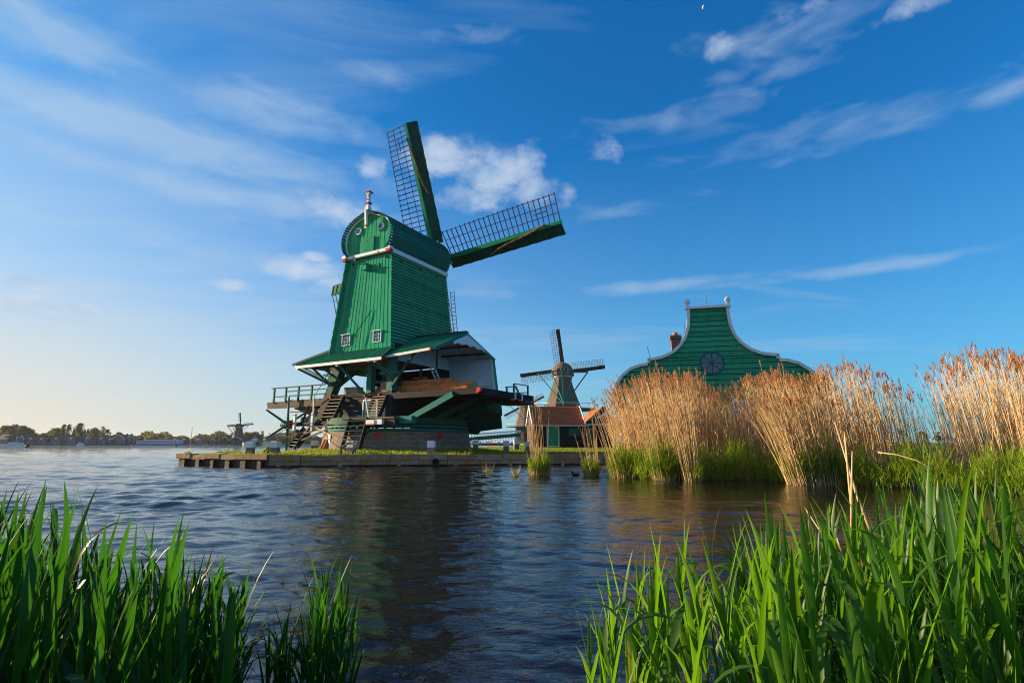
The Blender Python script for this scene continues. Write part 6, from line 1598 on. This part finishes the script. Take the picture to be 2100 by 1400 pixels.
# ---- the near reeds: every big leaf its own piece
def near_clump(name, label, spots, seed, top_fn, lw, n_leaf_obj, droopy=.08, per=6, lm='leaf'):
    """spots: list of (px, Y); top_fn gives the photo row that the tallest tips reach at px"""
    g = np.random.default_rng(seed); n = len(spots); px = np.array([s[0] for s in spots]); Y = np.array([s[1] for s in spots])
    X = (px - 1050) * Y / 1083.9 * .96
    zt = np.array([EYE + slope(top_fn(p)) * y for p, y in zip(px, Y)]); zt = np.clip(zt, .28, 1.22) * (1.03 - .48 * g.random(n) ** 1.3)
    t = thing(name, label, 'reeds', (float(X.mean()), float(Y.mean()), -.05), 0, 'green reeds in the foreground'); org = np.array([X.mean(), Y.mean(), -.05])
    base = np.stack([X, Y, np.full(n, -.08)], 1)
    lean = np.abs(g.normal(0.06, .09, n)); laz = g.normal(.2, 1.2, n)
    # stems
    Hs = zt * .80; S = blades(base - org, laz, Hs, lean, lean * .4, np.full(n, .007), K=4, taper=3.); v, q = ribbons(S)
    Cx = S.mean(2)                                                    # stem centre lines
    parts_ = [(v, q, 0)]
    L = []
    for i in range(n):
        m = per + int(g.integers(0, 3)); a0 = g.random() * 6.28
        for k in range(m):
            f = .10 + .90 * (k + .6 * g.random()) / m; j = min(int(f * 4), 3); b = Cx[i, j] * (1 - (f * 4 - j)) + Cx[i, j + 1] * (f * 4 - j)
            az = a0 + math.pi * k + g.normal(0, .55); topness = f
            ln = (zt[i] + .08 - (b[2])) * (1.0 + .1 * g.random()) if topness > .85 else g.uniform(.26, .46) * (.75 + .35 * zt[i])
            ln = min(max(ln, .16), .62); dr = g.random() < droopy
            L.append((b, az, ln, g.uniform(.04, .22) if topness > .6 else g.uniform(.10, .42), g.uniform(1.5, 2.6) if dr else g.uniform(.0, .45), g.uniform(*lw) * (1.15 if dr else 1), g.normal(0, .5)))
    B = np.array([l[0] for l in L]); A = np.array([l[1] for l in L]); rest = [np.array([l[k] for l in L]) for k in range(2, 7)]
    V = blades(B, A, rest[0], rest[1], rest[2], rest[3], K=7, fold=.16, taper=1.15, twist=rest[4])
    # the leaves that show largest: near, in the picture and not low down
    W = B + org; d = np.hypot(W[:, 0], W[:, 1]); vis = (np.abs(W[:, 0] / np.maximum(W[:, 1], .1)) < 1.0) & (W[:, 2] + rest[0] > EYE - .42 * W[:, 1])
    sc = rest[0] * rest[3] / d ** 2 * np.where(vis, 1, .01) * (1 + 1.2 * (B[:, 2] > np.median(B[:, 2]))); order = np.argsort(-sc)
    for i in order[:n_leaf_obj]:
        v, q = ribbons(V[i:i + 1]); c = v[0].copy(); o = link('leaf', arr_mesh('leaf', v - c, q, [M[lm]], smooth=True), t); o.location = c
    v, q = ribbons(V[order[n_leaf_obj:]]); parts_.append((v, q, 0))
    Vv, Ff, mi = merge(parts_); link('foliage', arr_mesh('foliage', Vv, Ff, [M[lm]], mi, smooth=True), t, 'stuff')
    return t


g = np.random.default_rng(4)
left_top = lambda p: np.interp(p, [-200, 0, 60, 130, 200, 290, 360, 430, 480, 515, 540], [990, 1000, 1020, 1050, 1080, 1080, 1125, 1140, 1175, 1235, 1300])
sp = []
while len(sp) < 255:
    p, y = g.uniform(-330, 505), g.uniform(1.55, 3.3)
    if p > 420 and y > 3.1: continue
    if p < 420 and g.random() < .1: continue
    if g.random() < np.interp(p, [-330, 100, 480, 530], [1, 1, .75, .45]): sp.append((p, y))
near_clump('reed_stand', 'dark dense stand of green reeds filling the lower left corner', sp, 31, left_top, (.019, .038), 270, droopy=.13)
mid_top = lambda p: np.interp(p, [540, 570, 610, 660, 690, 740, 770], [1260, 1280, 1240, 1150, 1160, 1240, 1310])
sp = [(g.normal(668, 42), g.uniform(2.55, 3.05)) for _ in range(30)] + [(g.normal(582, 10), g.uniform(2.7, 3.0)) for _ in range(5)]
near_clump('reed_stand', 'small loose stand of green reeds at the bottom, left of centre', sp, 32, mid_top, (.014, .024), 120, droopy=.10, per=4)
right_top = lambda p: np.interp(p, [1170, 1200, 1240, 1290, 1350, 1400, 1480, 1520, 1600, 1680, 1760, 1850, 1920, 2000, 2060, 2100, 2400], [1290, 1230, 1190, 1145, 1105, 1080, 1030, 1055, 1050, 1035, 1010, 995, 960, 972, 985, 980, 965])
sp = []
while len(sp) < 380:
    p, y = g.uniform(1195, 2420), 1.75 + 2.55 * g.random() ** .8
    ymax = np.interp(p, [1195, 1350, 1600, 1850, 2100, 2400], [3.0, 3.2, 3.5, 4.2, 4.3, 4.3])
    if y > ymax or g.random() > np.interp(p, [1195, 1260, 1400], [.4, .75, 1]): continue
    sp.append((p, y))
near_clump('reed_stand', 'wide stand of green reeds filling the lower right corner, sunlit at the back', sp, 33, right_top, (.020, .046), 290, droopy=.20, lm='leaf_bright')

# ---------------------------------------------------------------- the moon, a thin day crescent high over the barn
def moon():
    D = 9000.0; u, v = (1444 - 1050) / 1064, (700 - 15) / 1064; c, q = math.cos(PITCH), math.sin(PITCH)
    d = Vector((u, c - v * q, q + v * c)).normalized(); rgt = d.cross(Vector((0, 0, 1))).normalized(); up = rgt.cross(d); r = D * 5.4 / 1064 * .6
    up2 = (up * .94 + rgt * .34); rg2 = (rgt * .94 - up * .34)
    q = MB(); P = lambda t, f: rg2 * (r * math.sin(f) * math.cos(t)) + up2 * (r * math.sin(t)) - d * (r * math.cos(f) * math.cos(t))
    for i in range(10):
        for k in range(4):
            t0, t1 = R(-84 + 16.8 * i), R(-84 + 16.8 * (i + 1)); f0, f1 = R(-95 + 15 * k), R(-95 + 15 * (k + 1))
            q.quad(P(t0, f0), P(t0, f1), P(t1, f1), P(t1, f0))
    o = q.build('moon', M['steel'], smooth=True); o.location = d * D
    tag(o, 'thin pale crescent moon high in the blue sky', 'moon')


moon()

# ---------------------------------------------------------------- evening air
def haze():
    o = MB().box(-2700, 2700, -320, 2700, -2.2, 24).build('haze', []); m = bpy.data.materials.new('haze'); m.use_nodes = True; m.node_tree.nodes.clear()
    v = m.node_tree.nodes.new('ShaderNodeVolumePrincipled'); out = m.node_tree.nodes.new('ShaderNodeOutputMaterial'); m.node_tree.links.new(v.outputs[0], out.inputs['Volume'])
    v.inputs['Color'].default_value = (0.93, 0.95, 1.0, 1); v.inputs['Density'].default_value = HAZE; v.inputs['Anisotropy'].default_value = 0.2
    o.data.materials.append(m); tag(o, 'thin warm evening haze over the lake', 'haze', kind='stuff')


HAZE = 0.00012
haze()
